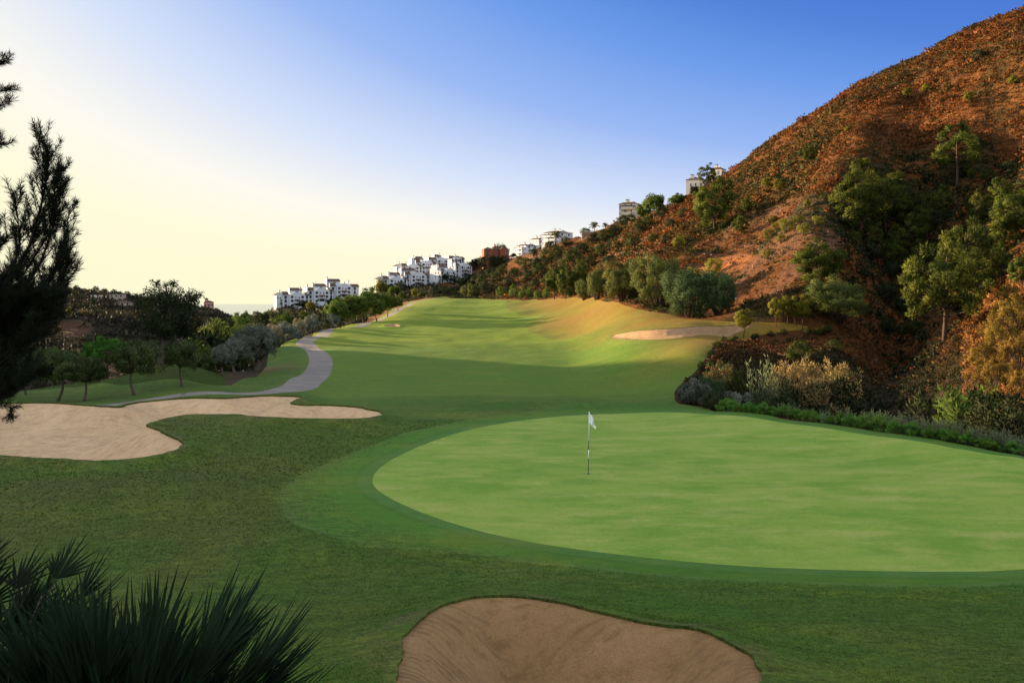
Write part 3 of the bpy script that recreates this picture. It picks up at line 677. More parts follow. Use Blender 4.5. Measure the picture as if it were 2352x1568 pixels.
LM = {
 'pine': leafmat('pine_needles', (0.018, 0.030, 0.006), (0.095, 0.112, 0.016), 0.3),
 'pine_gold': leafmat('sunburnt_pine_needles', (0.06, 0.045, 0.010), (0.23, 0.145, 0.026), 0.3),
 'bush': leafmat('feathery_green_leaves', (0.045, 0.062, 0.016), (0.125, 0.140, 0.036), 0.35),
 'bushblue': leafmat('blue_green_leaves', (0.024, 0.046, 0.018), (0.066, 0.095, 0.036), 0.3),
 'shrub': leafmat('scrub_leaves', (0.016, 0.024, 0.006), (0.060, 0.072, 0.014), 0.25),
 'yellow': leafmat('yellow_green_leaves', (0.075, 0.085, 0.012), (0.19, 0.17, 0.022), 0.35),
 'olive': leafmat('olive_leaves', (0.065, 0.082, 0.060), (0.17, 0.19, 0.14), 0.25),
 'olivetan': leafmat('tan_olive_leaves', (0.13, 0.12, 0.075), (0.27, 0.23, 0.14), 0.25),
 'lawn': leafmat('dull_green_leaves', (0.030, 0.050, 0.016), (0.095, 0.125, 0.040), 0.35),
 'dark': leafmat('dark_leaves', (0.012, 0.019, 0.008), (0.036, 0.046, 0.016), 0.2),
 'fresh': leafmat('fresh_green_needles', (0.030, 0.090, 0.012), (0.075, 0.19, 0.028), 0.35),
 'broad': leafmat('broad_green_leaves', (0.030, 0.058, 0.012), (0.11, 0.145, 0.024), 0.35),
 'hedge': leafmat('bright_hedge_leaves', (0.050, 0.115, 0.018), (0.15, 0.27, 0.045), 0.4),
 'reed': leafmat('grey_green_leaves', (0.10, 0.135, 0.060), (0.24, 0.28, 0.13), 0.4),
 'gold': leafmat('dry_golden_leaves', (0.10, 0.080, 0.026), (0.33, 0.235, 0.09), 0.35),
 'red': leafmat('leaves_with_red_flowers', (0.035, 0.050, 0.016), (0.10, 0.115, 0.04), 0.3, accent=(0.62, 0.05, 0.03)),
 'cyp': leafmat('cypress_leaves', (0.010, 0.020, 0.008), (0.030, 0.048, 0.014), 0.15),
 'palm': leafmat('palm_leaves', (0.030, 0.042, 0.016), (0.080, 0.095, 0.035), 0.2),
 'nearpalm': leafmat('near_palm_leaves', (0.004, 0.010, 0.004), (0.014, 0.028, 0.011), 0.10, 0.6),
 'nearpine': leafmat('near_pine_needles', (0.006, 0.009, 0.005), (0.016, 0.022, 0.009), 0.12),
}
def fol(name, parts, mat, acc=None):
    V, Q, t, N = join(parts); at = {'tint': t, 'custom_normal': N}
    if acc is not None: at['accent'] = acc(V, Q)
    return npmesh(name, V, Q, mat, at, True)

PROTO = {}     # kind -> list of (foliage mesh, wood mesh or None, foliage name, wood name)
def proto(kind, fm, wm, fn='crown', wn='trunk'): PROTO.setdefault(kind, []).append((fm, wm, fn, wn))
def bend(h, k=0.05, n=6, x0=0.0):
    p = [(0, 0, -0.04)]; dx = rng.normal(0, k); dy = rng.normal(0, k)
    for i in range(1, n): f = i / (n - 1); p.append((dx * math.sin(f * 2.4) + x0 * f, dy * math.sin(f * 2.0), h * f))
    return p
def mk_pine(mat, variants=3, cz=0.58, rx=0.42, rz=0.40, n=64, lv=130, zmin=-0.9, kind='pine', leafL=0.05, leafW=0.014, cr=(0.055, 0.095), trunk_r=0.028):
    for v in range(variants):
        tp = bend(0.9, 0.05); C = ell(n, cz, rx, rz, 0.8, zmin, 0.28)
        r = rng.uniform(*cr, len(C)); fm = fol('crown', [clump_leaves(C, np.stack([r, r, r * 0.65], 1), lv, leafL, leafW, 0.8, 0.55, None, 0.6)], LM[mat])
        lim = [(tpoint(tp, min(0.95, max(0.3, (c[2] - 0.12) / 0.9))), c) for c in C[::2]]
        proto(kind, fm, trunk(tp, [trunk_r * (1 - 0.75 * i / 5) for i in range(6)], lim, 0.008, 'pine_bark'))
mk_pine('pine')
mk_pine('pine', 2, 0.52, 0.44, 0.46, 85, 130, -0.95, 'full_pine', 0.05, 0.014, (0.055, 0.09), 0.026)
mk_pine('fresh', 2, 0.60, 0.50, 0.36, 80, 130, -0.7, 'round_pine', 0.05, 0.017, (0.06, 0.10), 0.03)
mk_pine('pine', 2, 0.55, 0.46, 0.44, 95, 150, -0.8, 'bushy_pine', 0.05, 0.015, (0.06, 0.11), 0.03)
mk_pine('yellow', 2, 0.66, 0.30, 0.32, 40, 110, -0.9, 'sapling', 0.055, 0.018, (0.07, 0.11), 0.020)
mk_pine('yellow', 2, 0.60, 0.33, 0.38, 40, 110, -0.9, 'yellow_pine', 0.055, 0.02, (0.07, 0.11), 0.020)
def mk_bush(mat, kind, variants=2, cz=0.48, rx=0.55, rz=0.5, n=75, lv=70, L=0.05, W=0.012, upb=0.5, cr=(0.07, 0.13), out=0.8, acc=None, lump=0.18, zmin=-0.75):
    for v in range(variants):
        C = ell(n, cz, rx, rz, 0.72, zmin, lump); r = rng.uniform(*cr, len(C))
        fm = fol('foliage', [clump_leaves(C, r, lv, L, W, out, upb, None, 0.75)], LM[mat], acc)
        b = MB()
        for c in C[::3]: b.tube([(c[0] * 0.15, c[1] * 0.15, -0.04), (c[0] * 0.5, c[1] * 0.5, c[2] * 0.55), tuple(c)], [0.014, 0.009, 0.003], 5)
        proto(kind, fm, b.mesh('stems', M['bark'], True), 'foliage', 'stems')
mk_bush('bush', 'feather_bush', 3, n=110, lv=150, L=0.06, W=0.012, upb=0.9)
mk_bush('bushblue', 'blue_bush', 2, n=120, lv=150, L=0.04, W=0.014, upb=0.2)
mk_bush('shrub', 'shrub', 3, n=45, lv=50, L=0.09, W=0.03, cr=(0.10, 0.17))
mk_bush('yellow', 'yellow_shrub', 2, n=40, lv=50, L=0.09, W=0.03, cr=(0.10, 0.17))
mk_bush('dark', 'dark_bush', 3, n=55, lv=60, L=0.07, W=0.026, cr=(0.09, 0.16))
mk_bush('broad', 'green_bush', 2, n=55, lv=60, L=0.07, W=0.026, cr=(0.09, 0.16))
mk_bush('hedge', 'hedge_plant', 3, 0.42, 0.62, 0.5, 42, 60, 0.15, 0.030, 0.9, (0.10, 0.17), 0.6)
mk_bush('gold', 'gold_bush', 2, 0.5, 0.58, 0.48, 85, 75, 0.05, 0.018, 0.1, (0.07, 0.13), 0.6, lump=0.2)
mk_bush('pine_gold', 'orange_bush', 3, 0.5, 0.55, 0.5, 75, 95, 0.045, 0.020, 0.5, (0.07, 0.12), lump=0.3)
def acc_red(V, Q):
    top = V.reshape(-1, 4, 3)[:, 0, 2]; k = (rng.random(len(Q)) < 0.10) & (top > 0.55); return np.repeat(k.astype(float), 4)
mk_bush('red', 'red_bush', 1, 0.48, 0.55, 0.5, 70, 60, 0.05, 0.022, 0.4, acc=acc_red)
mk_bush('olive', 'grey_bush', 2, 0.46, 0.58, 0.48, 80, 90, 0.075, 0.026, 0.4)
def mk_reed(kind, mat, variants=3, stems=34, h=(0.5, 1.0), spread=0.42):
    for v in range(variants):
        parts = []; b = MB()
        for s in range(stems):
            a = rng.uniform(0, 6.28); rr0 = spread * math.sqrt(rng.random()); hh = rng.uniform(*h); lean = rng.normal(0, 0.10, 2)
            p0 = np.array([rr0 * math.cos(a), rr0 * math.sin(a), -0.03]); p1 = p0 + np.array([lean[0], lean[1], hh])
            b.tube([tuple(p0), tuple((p0 + p1) / 2), tuple(p1)], [0.007, 0.005, 0.002], 4)
            n = 46; f = rng.uniform(0.12, 1.05, n)[:, None]; pos = p0 + (p1 - p0) * f + rng.normal(0, 0.025, (n, 3))
            parts.append(leafset(pos, unit(rdir(n) * 0.8 + np.array([0, 0, 0.8])), rng.uniform(0.06, 0.13, n), 0.020, np.clip(rng.uniform(0.2, 0.8) + rng.normal(0, 0.2, n), 0, 1)))
        proto(kind, fol('foliage', parts, LM[mat]), b.mesh('stems', M['bark'], True), 'foliage', 'stems')
mk_reed('reed', 'reed')
def mk_tree(kind, mat, variants, cz, rx, rz, n, lv, L, W, th, tr, cr, lump=0.25, forks=1, zmin=-0.7, upb=0.1, tb=0.06, rnd=0.6):
    for v in range(variants):
        C = ell(n, cz, rx, rz, 0.7, zmin, lump); r = rng.uniform(*cr, len(C))
        fm = fol('crown', [clump_leaves(C, r, lv, L, W, 0.6, upb, None, 0.8, rnd)], LM[mat])
        b = MB(); tp = bend(th, tb)
        b.tube(tp, [tr * (1.25 if i == 0 else 1 - 0.45 * i / 5) for i in range(6)], 8)
        for k in range(forks):
            a = 6.28 * k / forks + rng.uniform(0, 1); e = Vector((rx * 0.5 * math.cos(a), rx * 0.5 * math.sin(a), cz + rz * 0.2))
            b.tube([tp[-1], tuple(Vector(tp[-1]).lerp(e, 0.5) + Vector((0, 0, 0.02))), tuple(e)], [tr * 0.6, tr * 0.4, tr * 0.15], 6)
        for c in C[::4]:
            s = Vector(tp[-1]); b.tube([s, tuple(s.lerp(Vector(c), 0.5) + Vector((0, 0, 0.03))), tuple(c)], [tr * 0.4, tr * 0.22, tr * 0.06], 5)
        proto(kind, fm, b.mesh('trunk', M['bark'], True))
mk_tree('olive_tree', 'olive', 3, 0.60, 0.44, 0.36, 90, 150, 0.04, 0.015, 0.24, 0.045, (0.06, 0.12), 0.3, 3)
mk_tree('tan_olive', 'olivetan', 1, 0.60, 0.40, 0.38, 80, 130, 0.042, 0.016, 0.24, 0.035, (0.06, 0.12), 0.3, 3)
mk_tree('lawn_tree', 'lawn', 3, 0.64, 0.40, 0.31, 85, 120, 0.042, 0.020, 0.40, 0.030, (0.06, 0.11), 0.3, 4)
mk_tree('broadleaf', 'broad', 3, 0.62, 0.46, 0.36, 80, 120, 0.05, 0.026, 0.35, 0.025, (0.07, 0.13), 0.3, 3)
mk_tree('dark_tree', 'dark', 2, 0.58, 0.46, 0.40, 80, 120, 0.05, 0.026, 0.35, 0.03, (0.07, 0.13), 0.3, 3)
mk_tree('golden_tree', 'yellow', 2, 0.58, 0.30, 0.42, 60, 70, 0.05, 0.02, 0.3, 0.025, (0.06, 0.11), 0.3, 3)
def mk_cyp():
    for v in range(2):
        z = rng.uniform(0.05, 0.99, 40); a = rng.uniform(0, 6.28, 40); rr_ = 0.085 * np.sin(np.clip(z, 0, 1) ** 0.6 * 3.0) + 0.01
        C = np.stack([rr_ * np.cos(a), rr_ * np.sin(a), z], 1)
        proto('cypress', fol('crown', [clump_leaves(C, np.full(40, 0.05), 50, 0.05, 0.012, 0.5, 1.6)], LM['cyp']), trunk([(0, 0, -0.03), (0, 0, 0.3)], [0.02, 0.012]))
mk_cyp()
def frond_leaves(base, az_, el_, Lf, sag, n=44, lw=0.022, ll=0.16):
    """one feather frond: returns leaflets and the midrib"""
    t = np.linspace(0, 1, n); dirh = np.array([math.cos(az_), math.sin(az_), 0]); 
    rib = base + dirh * (Lf * t * math.cos(el_))[:, None] + np.array([0, 0, 1]) * (Lf * (t * math.sin(el_) - sag * t ** 2))[:, None]
    side = np.array([-math.sin(az_), math.cos(az_), 0]); ps, ax = [], []
    for sgn in (-1, 1):
        for i in range(3, n):
            tang = unit(rib[i] - rib[i-1]); ps.append(rib[i]); ax.append(unit(sgn * side * 0.9 + tang * 0.6 + np.array([0, 0, -0.25]) + rng.normal(0, 0.08, 3)))
    env = np.tile(np.sin(np.clip(t[3:] * 1.02, 0, 1) * 2.7) * 0.8 + 0.25, 2)
    return np.array(ps), np.array(ax), ll * env, rib
def mk_palm():
    for v in range(2):
        parts = []; b = MB(); top = np.array([0.0, 0, 0.70])
        for k in range(34):
            a = 2.4 * k + rng.normal(0, 0.15); e = rng.uniform(-0.25, 1.25)
            ps, ax, ll, rib = frond_leaves(top, a, e, 0.40, 0.22 + 0.15 * rng.random(), 26, 0.02, 0.10)
            parts.append(leafset(ps, ax, ll, 0.018, np.clip(rng.uniform(0.2, 0.8) + rng.normal(0, 0.1, len(ps)), 0, 1)))
            b.tube([tuple(rib[0]), tuple(rib[len(rib)//2]), tuple(rib[-1])], [0.008, 0.006, 0.002], 4)
        b2 = MB(); b2.tube([(0, 0, -0.03), (0.008, 0, 0.3), (0, 0, 0.62), (0, 0, 0.71)], [0.035, 0.026, 0.028, 0.05], 8)
        b2.v += b.v and [] ; o_ = len(b2.v); b2.v += b.v; b2.f += [tuple(i + o_ for i in f) for f in b.f]
        proto('palm', fol('fronds', parts, LM['palm']), b2.mesh('trunk', M['bark'], True), 'fronds', 'trunk')
mk_palm()

_cnt = {}
def plant(kind, name, u, y, Hpx, label, cat='tree', group=None, w=1.0, Y=None, ymin=0, ytop=None, parts=True, mat=None, var=None, rz=None, sink=0.0):
    p = at(u, y, Y, ymin)
    Yd = p.y
    H = ((HZ - ytop) / F * Yd - p.z) if ytop is not None else Hpx * Yd / F
    H = max(H, 0.3)
    i = _cnt.get(kind, 0); _cnt[kind] = i + 1
    fm, wm, fn, wn = PROTO[kind][(i if var is None else var) % len(PROTO[kind])]
    rz = rng.uniform(0, 6.28) if rz is None else rz
    p.z -= sink * H
    if not parts:
        o = link(name, fm); o.location = p; o.rotation_euler = (0, 0, rz); o.scale = (H * w, H * w, H)
        return tag(o, label, cat, group)
    e = empty(name, p, rz, (H * w, H * w, H)); tag(e, label, cat, group)
    link(fn, fm, e)
    if wm is not None: link(wn, wm, e)
    return e

# --- trees of the left lawn
plant('lawn_tree', 'lawn_tree', 131, 922, 128, 'leftmost young tree of the row on the lawn behind the wide bunker', w=0.95)
plant('lawn_tree', 'lawn_tree', 193, 921, 104, 'young tree on the lawn, second from the left in the row behind the wide bunker', w=1.05)
plant('lawn_tree', 'lawn_tree', 309, 906, 122, 'young tree with a dense dark crown on the near slope of the grass mound', w=1.0)
plant('lawn_tree', 'lawn_tree', 419, 888, 108, 'thin young tree in a bare earth ring on the crest of the grass mound', w=0.95)
plant('round_pine', 'round_pine', 246, 885, 118, 'fresh green umbrella pine with a wide round crown behind the lawn trees', w=1.0, Y=76, ytop=773)
plant('green_bush', 'leafy_bush', 352, 870, 60, 'light green leafy bush at the foot of the tall dark tree', 'bush', Y=84, ytop=800)
plant('green_bush', 'leafy_bush', 425, 870, 60, 'green bush standing just right of the trunk of the tall dark tree', 'bush', Y=90, ytop=786)
plant('lawn_tree', 'lawn_tree', 60, 925, 108, 'dull green tree half behind the near pine beside the leftmost lawn tree', w=1.1, Y=62, ytop=826)
plant('lawn_tree', 'lawn_tree', 8, 930, 118, 'dark tree at the very edge of the photo behind the end of the wide bunker', w=1.0, Y=58, ytop=800)
plant('green_bush', 'leafy_bush', 95, 880, 100, 'green bush in the hollow behind the leftmost lawn trees', 'bush', Y=80, ytop=800)
plant('dark_bush', 'dark_bush', 465, 870, 110, 'large dark round bush right of the tall tree, behind the olives', 'bush', w=1.0, Y=112, ytop=752)
plant('lawn_tree', 'grey_shrub', 462, 868, 70, 'small greyish tree between the mound and the olive trees', w=1.2, Y=80, ytop=808)
# olives and the shrubs beside the cart path
plant('olive_tree', 'olive_tree', 514, 863, 76, 'leftmost silver grey olive tree, low and leaning, beside the lawn mound', w=0.95)
plant('olive_tree', 'olive_tree', 541, 859, 88, 'middle silver grey olive tree with a dark forked trunk', w=0.9)
plant('olive_tree', 'olive_tree', 588, 852, 108, 'largest silver grey olive tree, nearest to the bend of the cart path', w=1.0)
plant('grey_bush', 'olive_shrub', 600, 850, 90, 'grey olive shrub with a pale top right behind the largest olive tree', 'bush', w=0.9, Y=112, ytop=748)
plant('tan_olive', 'tan_olive_tree', 628, 830, 75, 'small tan tinted tree rising behind the olive trees', w=0.8, Y=124, ytop=742)
plant('grey_bush', 'olive_shrub', 655, 800, 60, 'grey green shrub left of the tan tree above the path fork', 'bush', w=1.0, Y=128, ytop=738)
plant('tan_olive', 'tan_olive_tree', 688, 790, 58, 'tan leaved tree by the fork of the cart path', w=0.85, Y=136, ytop=730)
plant('grey_bush', 'olive_shrub', 672, 792, 50, 'low grey shrub at the grass edge left of the path fork', 'bush', w=1.0, Y=131, ytop=752)
for i, (u, ytop, Y, lab) in enumerate([(715, 722, 150, 'first dark grey green shrub in the row above the path, by the tan tree'), (738, 718, 156, 'second dark grey green shrub in the row above the path crest'), (760, 719, 162, 'third dark grey green shrub in the row, right at the path crest'), (782, 724, 168, 'last dark grey green shrub of the row, touching the tall broadleaf trees')]):
    plant('grey_bush' if i % 2 == 0 else 'dark_bush', 'path_shrub', u, 760, 40, lab, 'bush', 'row of shrubs above the cart path', 0.85, Y, ytop=ytop)
# broadleaf row along the upper path
for i, (u, ytop, Y, yb, w, lab) in enumerate([
    (775, 690, 182, 752, 1.0, 'leftmost broadleaf tree beside the upper cart path, pale green crown'),
    (806, 676, 186, 748, 1.0, 'broad green tree with the widest crown in the row beside the upper path'),
    (838, 672, 190, 744, 0.95, 'tall green tree in the middle of the row beside the upper path'),
    (866, 668, 197, 736, 0.9, 'tallest dark green tree in the row beside the upper path'),
    (890, 676, 208, 724, 0.9, 'green tree near the upper end of the row beside the path'),
    (914, 682, 226, 713, 0.9, 'small round tree at the top end of the row beside the path')]):
    plant('broadleaf', 'broadleaf_tree', u, yb, 70, lab, 'tree', 'broadleaf trees beside the upper path', w, Y, ytop=ytop)
plant('golden_tree', 'golden_tree', 876, 700, 50, 'golden green poplar shaped tree in front of the middle villas', w=0.9, Y=400, ytop=640)
plant('golden_tree', 'golden_tree', 712, 712, 20, 'small golden bush tree at the foot of the lowest villas', w=1.2, Y=430, ytop=692)
plant('golden_tree', 'golden_tree', 952, 690, 40, 'golden green tree by the top of the fairway below the villas', w=0.9, Y=330, ytop=661)
plant('broadleaf', 'broadleaf_tree', 925, 690, 30, 'round green tree between the two golden trees below the villas', w=1.1, Y=340, ytop=672)
plant('broadleaf', 'broadleaf_tree', 905, 690, 30, 'round dark tree directly under the middle villas', w=1.0, Y=390, ytop=657)
plant('broadleaf', 'broadleaf_tree', 968, 690, 20, 'small bright tree at the top left corner of the fairway', w=1.0, Y=325, ytop=670)
plant('dark_bush', 'dark_bush', 1000, 684, 20, 'dark hedge bush closing off the top of the fairway on the left', 'bush', 'dark bushes closing the top of the fairway', 1.1, 345, ytop=658)
plant('dark_bush', 'dark_bush', 1018, 684, 20, 'dark hedge bush closing off the top of the fairway in the middle', 'bush', 'dark bushes closing the top of the fairway', 1.1, 348, ytop=655)
plant('dark_bush', 'dark_bush', 1038, 684, 20, 'dark hedge bush closing off the top of the fairway on the right', 'bush', 'dark bushes closing the top of the fairway', 1.1, 345, ytop=657)
# the wood in the valley between the olives and the lowest villas
WOODS = [(505, 726, 260), (520, 733, 230), (540, 730, 240), (555, 724, 270), (575, 722, 280), (600, 716, 300), (530, 748, 180), (556, 745, 190), (585, 738, 200), (610, 734, 210), (635, 728, 220), (655, 722, 260), (680, 718, 290), (640, 716, 330), (620, 712, 380), (700, 716, 330), (725, 714, 350), (750, 712, 360), (660, 712, 400), (780, 707, 370), (805, 704, 380), (830, 700, 390), (590, 715, 400), (565, 717, 380), (610, 752, 160), (640, 745, 165), (490, 745, 180), (508, 760, 150)]
for i, (u, ytop, Y) in enumerate(WOODS):
    k = ('dark_bush', 'broadleaf', 'green_bush', 'dark_tree')[(i * 7) % 4]
    plant(k, 'wood_tree', u, 0, 20, 'round leafy tree in the dark wood below the lowest row of villas', 'tree', 'trees of the wood in the valley', rng.uniform(0.8, 1.1), Y, ytop=ytop + rng.uniform(-2, 2))
# villas' garden trees
for u, yb, Y, H, lab in [(1010, 655, 497, 20, 'first thin cypress from the left before the sunlit villa wall'), (1036, 653, 497, 20, 'second thin cypress, right of the bushy one before the sunlit villa wall'), (1044, 652, 497, 23, 'third thin cypress from the left before the sunlit villa wall'), (646, 706, 462, 24, 'cypress at the left end of the lowest villa row'), (825, 700, 470, 20, 'cypress at the right end of the lowest villa row'), (964, 634, 524, 14, 'small cypress between two villas of the upper row')]:
    plant('cypress', 'cypress', u, yb, H, lab, 'cypress', 'cypresses in the villa gardens', 1.1, Y)
plant('dark_tree', 'garden_tree', 1023, 654, 22, 'dark bushy conifer between the cypresses before the sunlit villa', w=0.7, Y=495)
GARD = [(1064, 638, 480, 'dark round tree before the right hand villas'), (1055, 650, 470, 'low dark bush under the right hand villas'), (1085, 645, 470, 'dark tree at the right corner of the villa group'), (1075, 652, 455, 'dark bush in the slope below the villa corner'), (895, 651, 470, 'clipped round tree before the middle villas'), (920, 646, 480, 'round dark tree between the two gables of the middle villas'), (700, 691, 462, 'round dark tree between the two left gables of the lowest villas'), (722, 695, 462, 'dark bush before the middle gable of the lowest villas'), (763, 684, 463, 'clipped dark tree between the middle and right gable of the lowest villas'), (780, 687, 463, 'dark tree before the right part of the lowest villas'), (811, 683, 466, 'round dark tree near the right gable of the lowest villas'), (1085, 600, 545, 'dark tree on the skyline left of the orange house'), (1097, 592, 545, 'taller tree on the skyline beside the orange house'), (1075, 606, 540, 'small tree on the skyline beside the topmost villas'), (1060, 618, 540, 'green bush before the topmost villas'), (1001, 612, 535, 'green tree between the upper villas'), (1180, 592, 500, 'dark conifer right of the orange house'), (990, 662, 460, 'dark shrub on the bank below the villas'), (1012, 664, 455, 'dark shrub on the bank below the cypresses'), (955, 668, 440, 'dark shrub left on the bank below the villas'), (1035, 660, 450, 'dark shrub right on the bank below the cypresses'), (1110, 622, 480, 'dark bush on the slope below the orange house'), (1135, 615, 480, 'dark bush right below the orange house'), (1160, 610, 470, 'dark bush below the parked white car'), (1095, 632, 470, 'dark bush on the slope between villas and orange house'), (1122, 584, 505, 'dark bush hiding the lower left of the orange house'), (1140, 587, 505, 'dark bush hiding the foot of the orange house'), (1158, 586, 505, 'dark bush at the lower right of the orange house'), (1150, 560, 560, 'dark tree rising behind the roof of the orange house')]
GARD += [(1050, 634, 498, 'broad dark tree right of the thin cypresses'), (1070, 633, 500, 'broad dark tree under the right hand villa of the group'), (1083, 628, 500, 'dark tree leaning on the corner of the right hand villa'), (1060, 645, 490, 'low dark tree below the broad dark trees'), (1088, 640, 490, 'dark tree at the foot of the slope by the right hand villa'), (1001, 609, 548, 'second green tree between the upper villas, further up')]
for i, (u, ytop, Y, lab) in enumerate(GARD):
    z = float(tz(u, Y)[0]); yb = HZ - F * z / Y
    plant(('dark_tree', 'dark_bush')[i % 2] if i < 17 else 'dark_bush', 'garden_tree' if i < 17 or 'tree' in lab else 'garden_bush', u, 0, max(12, 0), lab, 'tree' if i < 17 or 'tree' in lab else 'bush', None, 1.15, Y, ytop=min(ytop, yb - 12))
for u, yb, H, Y, lab in [(848, 666, 15, 500, 'left one of two small palms by the gate house'), (856, 667, 14, 500, 'right one of two small palms by the gate house'), (1365, 528, 33, 432, 'taller of the two skyline palms on the hill crest'), (1391, 519, 25, 432, 'shorter of the two skyline palms on the hill crest'), (1277, 552, 38, 438, 'palm in front of the white villa with the chimney'), (922, 630, 22, 520, 'tiny palm behind the middle villas'), (242, 660, 12, 630, 'palm silhouette on the far left ridge'), (496, 708, 10, 610, 'palm silhouette beside the pink house')]:
    plant('palm', 'palm_tree', u, yb, H, lab, 'palm', None, 1.0, Y)
# --- foot of the hill, from the villas to the gully
for u, yb, ytop, w, k, lab in [
  (1070, 682, 657, 1.0, 'feather_bush', 'leftmost round bush at the upper end of the hill foot'),
  (1088, 684, 652, 0.9, 'feather_bush', 'second round bush at the upper end of the hill foot'),
  (1117, 680, 640, 1.0, 'dark_bush', 'dark rounded bush below the cliff patch at the hill foot'),
  (1150, 682, 658, 0.8, 'green_bush', 'first small clipped bush in the line along the hill foot'),
  (1181, 685, 654, 0.8, 'green_bush', 'second small bush in the line along the hill foot, taller than its neighbours'),
  (1200, 687, 664, 0.8, 'green_bush', 'third small bush in the line along the hill foot'),
  (1217, 684, 661, 0.8, 'green_bush', 'fourth small bush in the line along the hill foot'),
  (1237, 689, 666, 0.95, 'green_bush', 'fifth small bush in the line, dark at its base'),
  (1254, 687, 664, 0.7, 'green_bush', 'sixth small bush in the line along the hill foot, narrowest'),
  (1273, 688, 612, 0.55, 'bushy_pine', 'left one of two tall narrow pines at the hill foot'),
  (1299, 688, 618, 0.62, 'bushy_pine', 'right one of two tall narrow pines at the hill foot'),
  (1334, 672, 599, 0.55, 'bushy_pine', 'pine with a bright tip behind the small dark bush on the orange bank'),
  (1342, 690, 643, 0.75, 'feather_bush', 'small dark based bush standing alone on the orange bank'),
  (1371, 690, 616, 0.65, 'feather_bush', 'slender feathery tree between the lone bush and the large bushes'),
  (1430, 698, 600, 0.95, 'feather_bush', 'leftmost of the three large feathery bushes at the hill foot'),
  (1512, 706, 586, 0.92, 'feather_bush', 'middle one of the three large bushes at the hill foot, brownish green'),
  (1590, 731, 611, 1.12, 'blue_bush', 'largest blue green bush at the hill foot, left half'),
  (1650, 728, 618, 0.8, 'blue_bush', 'dark blue green bush merging with the right side of the largest bush'),
  (1922, 772, 641, 1.3, 'feather_bush', 'big round bush beside the young pines at the edge of the gully')]:
    Yg = hit(u, yb) + (2.5 if yb > 690 else 1.0)
    plant(k, 'hill_foot_bush' if 'pine' not in lab and 'tree' not in lab else 'hill_foot_tree', u, yb, 0, lab, 'bush' if 'pine' not in lab and 'tree' not in lab else 'tree', None, w, Yg, ytop=ytop)
for u, yb, ytop, w, lab in [(1707, 776, 710, 0.9, 'small lit pine sapling alone at the right end of the bunker'), (1783, 754, 684, 0.85, 'left one of the paired pine saplings on the plateau'), (1809, 748, 680, 0.8, 'right one of the paired pine saplings on the plateau'), (1843, 757, 676, 0.8, 'tallest pine sapling, touching the big round bush on the plateau'), (1828, 750, 690, 0.7, 'thin pine sapling just left of the big round bush')]:
    plant('sapling', 'pine_sapling', u, yb, 0, lab, 'tree', 'pine saplings on the plateau', w, hit(u, yb), ytop=ytop)
# --- pines of the hill
for u, yb, ytop, w, k, lab in [
  (1640, 530, 415, 0.95, 'full_pine', 'full dark pine standing alone on the hill shoulder'),
  (1625, 432, 380, 0.95, 'pine', 'umbrella pine on the skyline before the hilltop villas'),
  (1502, 503, 446, 1.0, 'broadleaf', 'dense green tree right of the white hill villa'),
  (1478, 512, 470, 0.9, 'broadleaf', 'small green tree against the wall of the white hill villa'),
  (1557, 478, 446, 1.3, 'broadleaf', 'low wide tree on the skyline left of the hilltop villas'),
  (1597, 450, 428, 1.2, 'dark_tree', 'dark little tree on the skyline under the hilltop villas'),
  (1858, 373, 332, 0.9, 'full_pine', 'small pine high on the slope below the skyline'),
  (1975, 545, 386, 0.80, 'bushy_pine', 'huge dark spreading pine in the middle of the hill'),
  (2035, 540, 405, 0.85, 'bushy_pine', 'dark pine joined to the right of the huge spreading pine'),
  (2199, 433, 292, 0.85, 'pine', 'tall pine with a pale bare trunk high on the hill'),
  (1715, 492, 452, 0.8, 'full_pine', 'small round pine above the bare scree'),
  (1702, 540, 494, 0.85, 'full_pine', 'small pine at the head of the dark rill'),
  (1878, 665, 556, 1.0, 'bushy_pine', 'full round pine just above the big round bush'),
  (2085, 600, 500, 0.95, 'full_pine', 'spreading pine above the gully, left of the lit pines'),
  (2222, 720, 512, 0.70, 'full_pine', 'tall lit pine behind the lower gully pine'),
  (2168, 784, 568, 0.88, 'pine', 'large gully pine with its dark trunk bare to the ground'),
  (1853, 484, 456, 0.9, 'yellow_pine', 'small yellow green pine at the left rim of the dark slope'),
  (1986, 392, 360, 1.2, 'yellow_pine', 'yellow green pine crown above the huge spreading pine'),
  (2083, 232, 200, 0.8, 'yellow_pine', 'lone yellow pine in the high scrub, left of a pair'),
  (2129, 222, 190, 0.8, 'yellow_pine', 'lone yellow pine in the high scrub, right of a pair'),
  (2250, 143, 115, 1.2, 'dark_bush', 'dark bush tree near the summit'),
  (2330, 200, 172, 1.3, 'yellow_pine', 'yellow pine high at the edge of the photo'),
  (2226, 243, 208, 1.1, 'yellow_pine', 'pale pine below the summit rocks'),
  (1947, 310, 289, 1.0, 'yellow_pine', 'small bright pine in the upper scrub'),
  (1762, 443, 405, 1.0, 'yellow_pine', 'left one of two bright small pines below the skyline'),
  (1790, 447, 409, 1.0, 'yellow_pine', 'right one of two bright small pines below the skyline'),
  (2335, 560, 440, 0.9, 'bushy_pine', 'dark green pine at the right edge, half way up the hill'),
  (2345, 660, 590, 0.9, 'bushy_pine', 'dark pine at the right edge above the orange bushes'),
  (2290, 640, 560, 0.8, 'full_pine', 'dark pine behind the tall lit pine')]:
    plant(k, 'hill_pine' if 'pine' in lab else 'hill_tree', u, yb, 0, lab, 'tree', None, w, None, 60 if u > 2050 else 90, ytop=ytop)
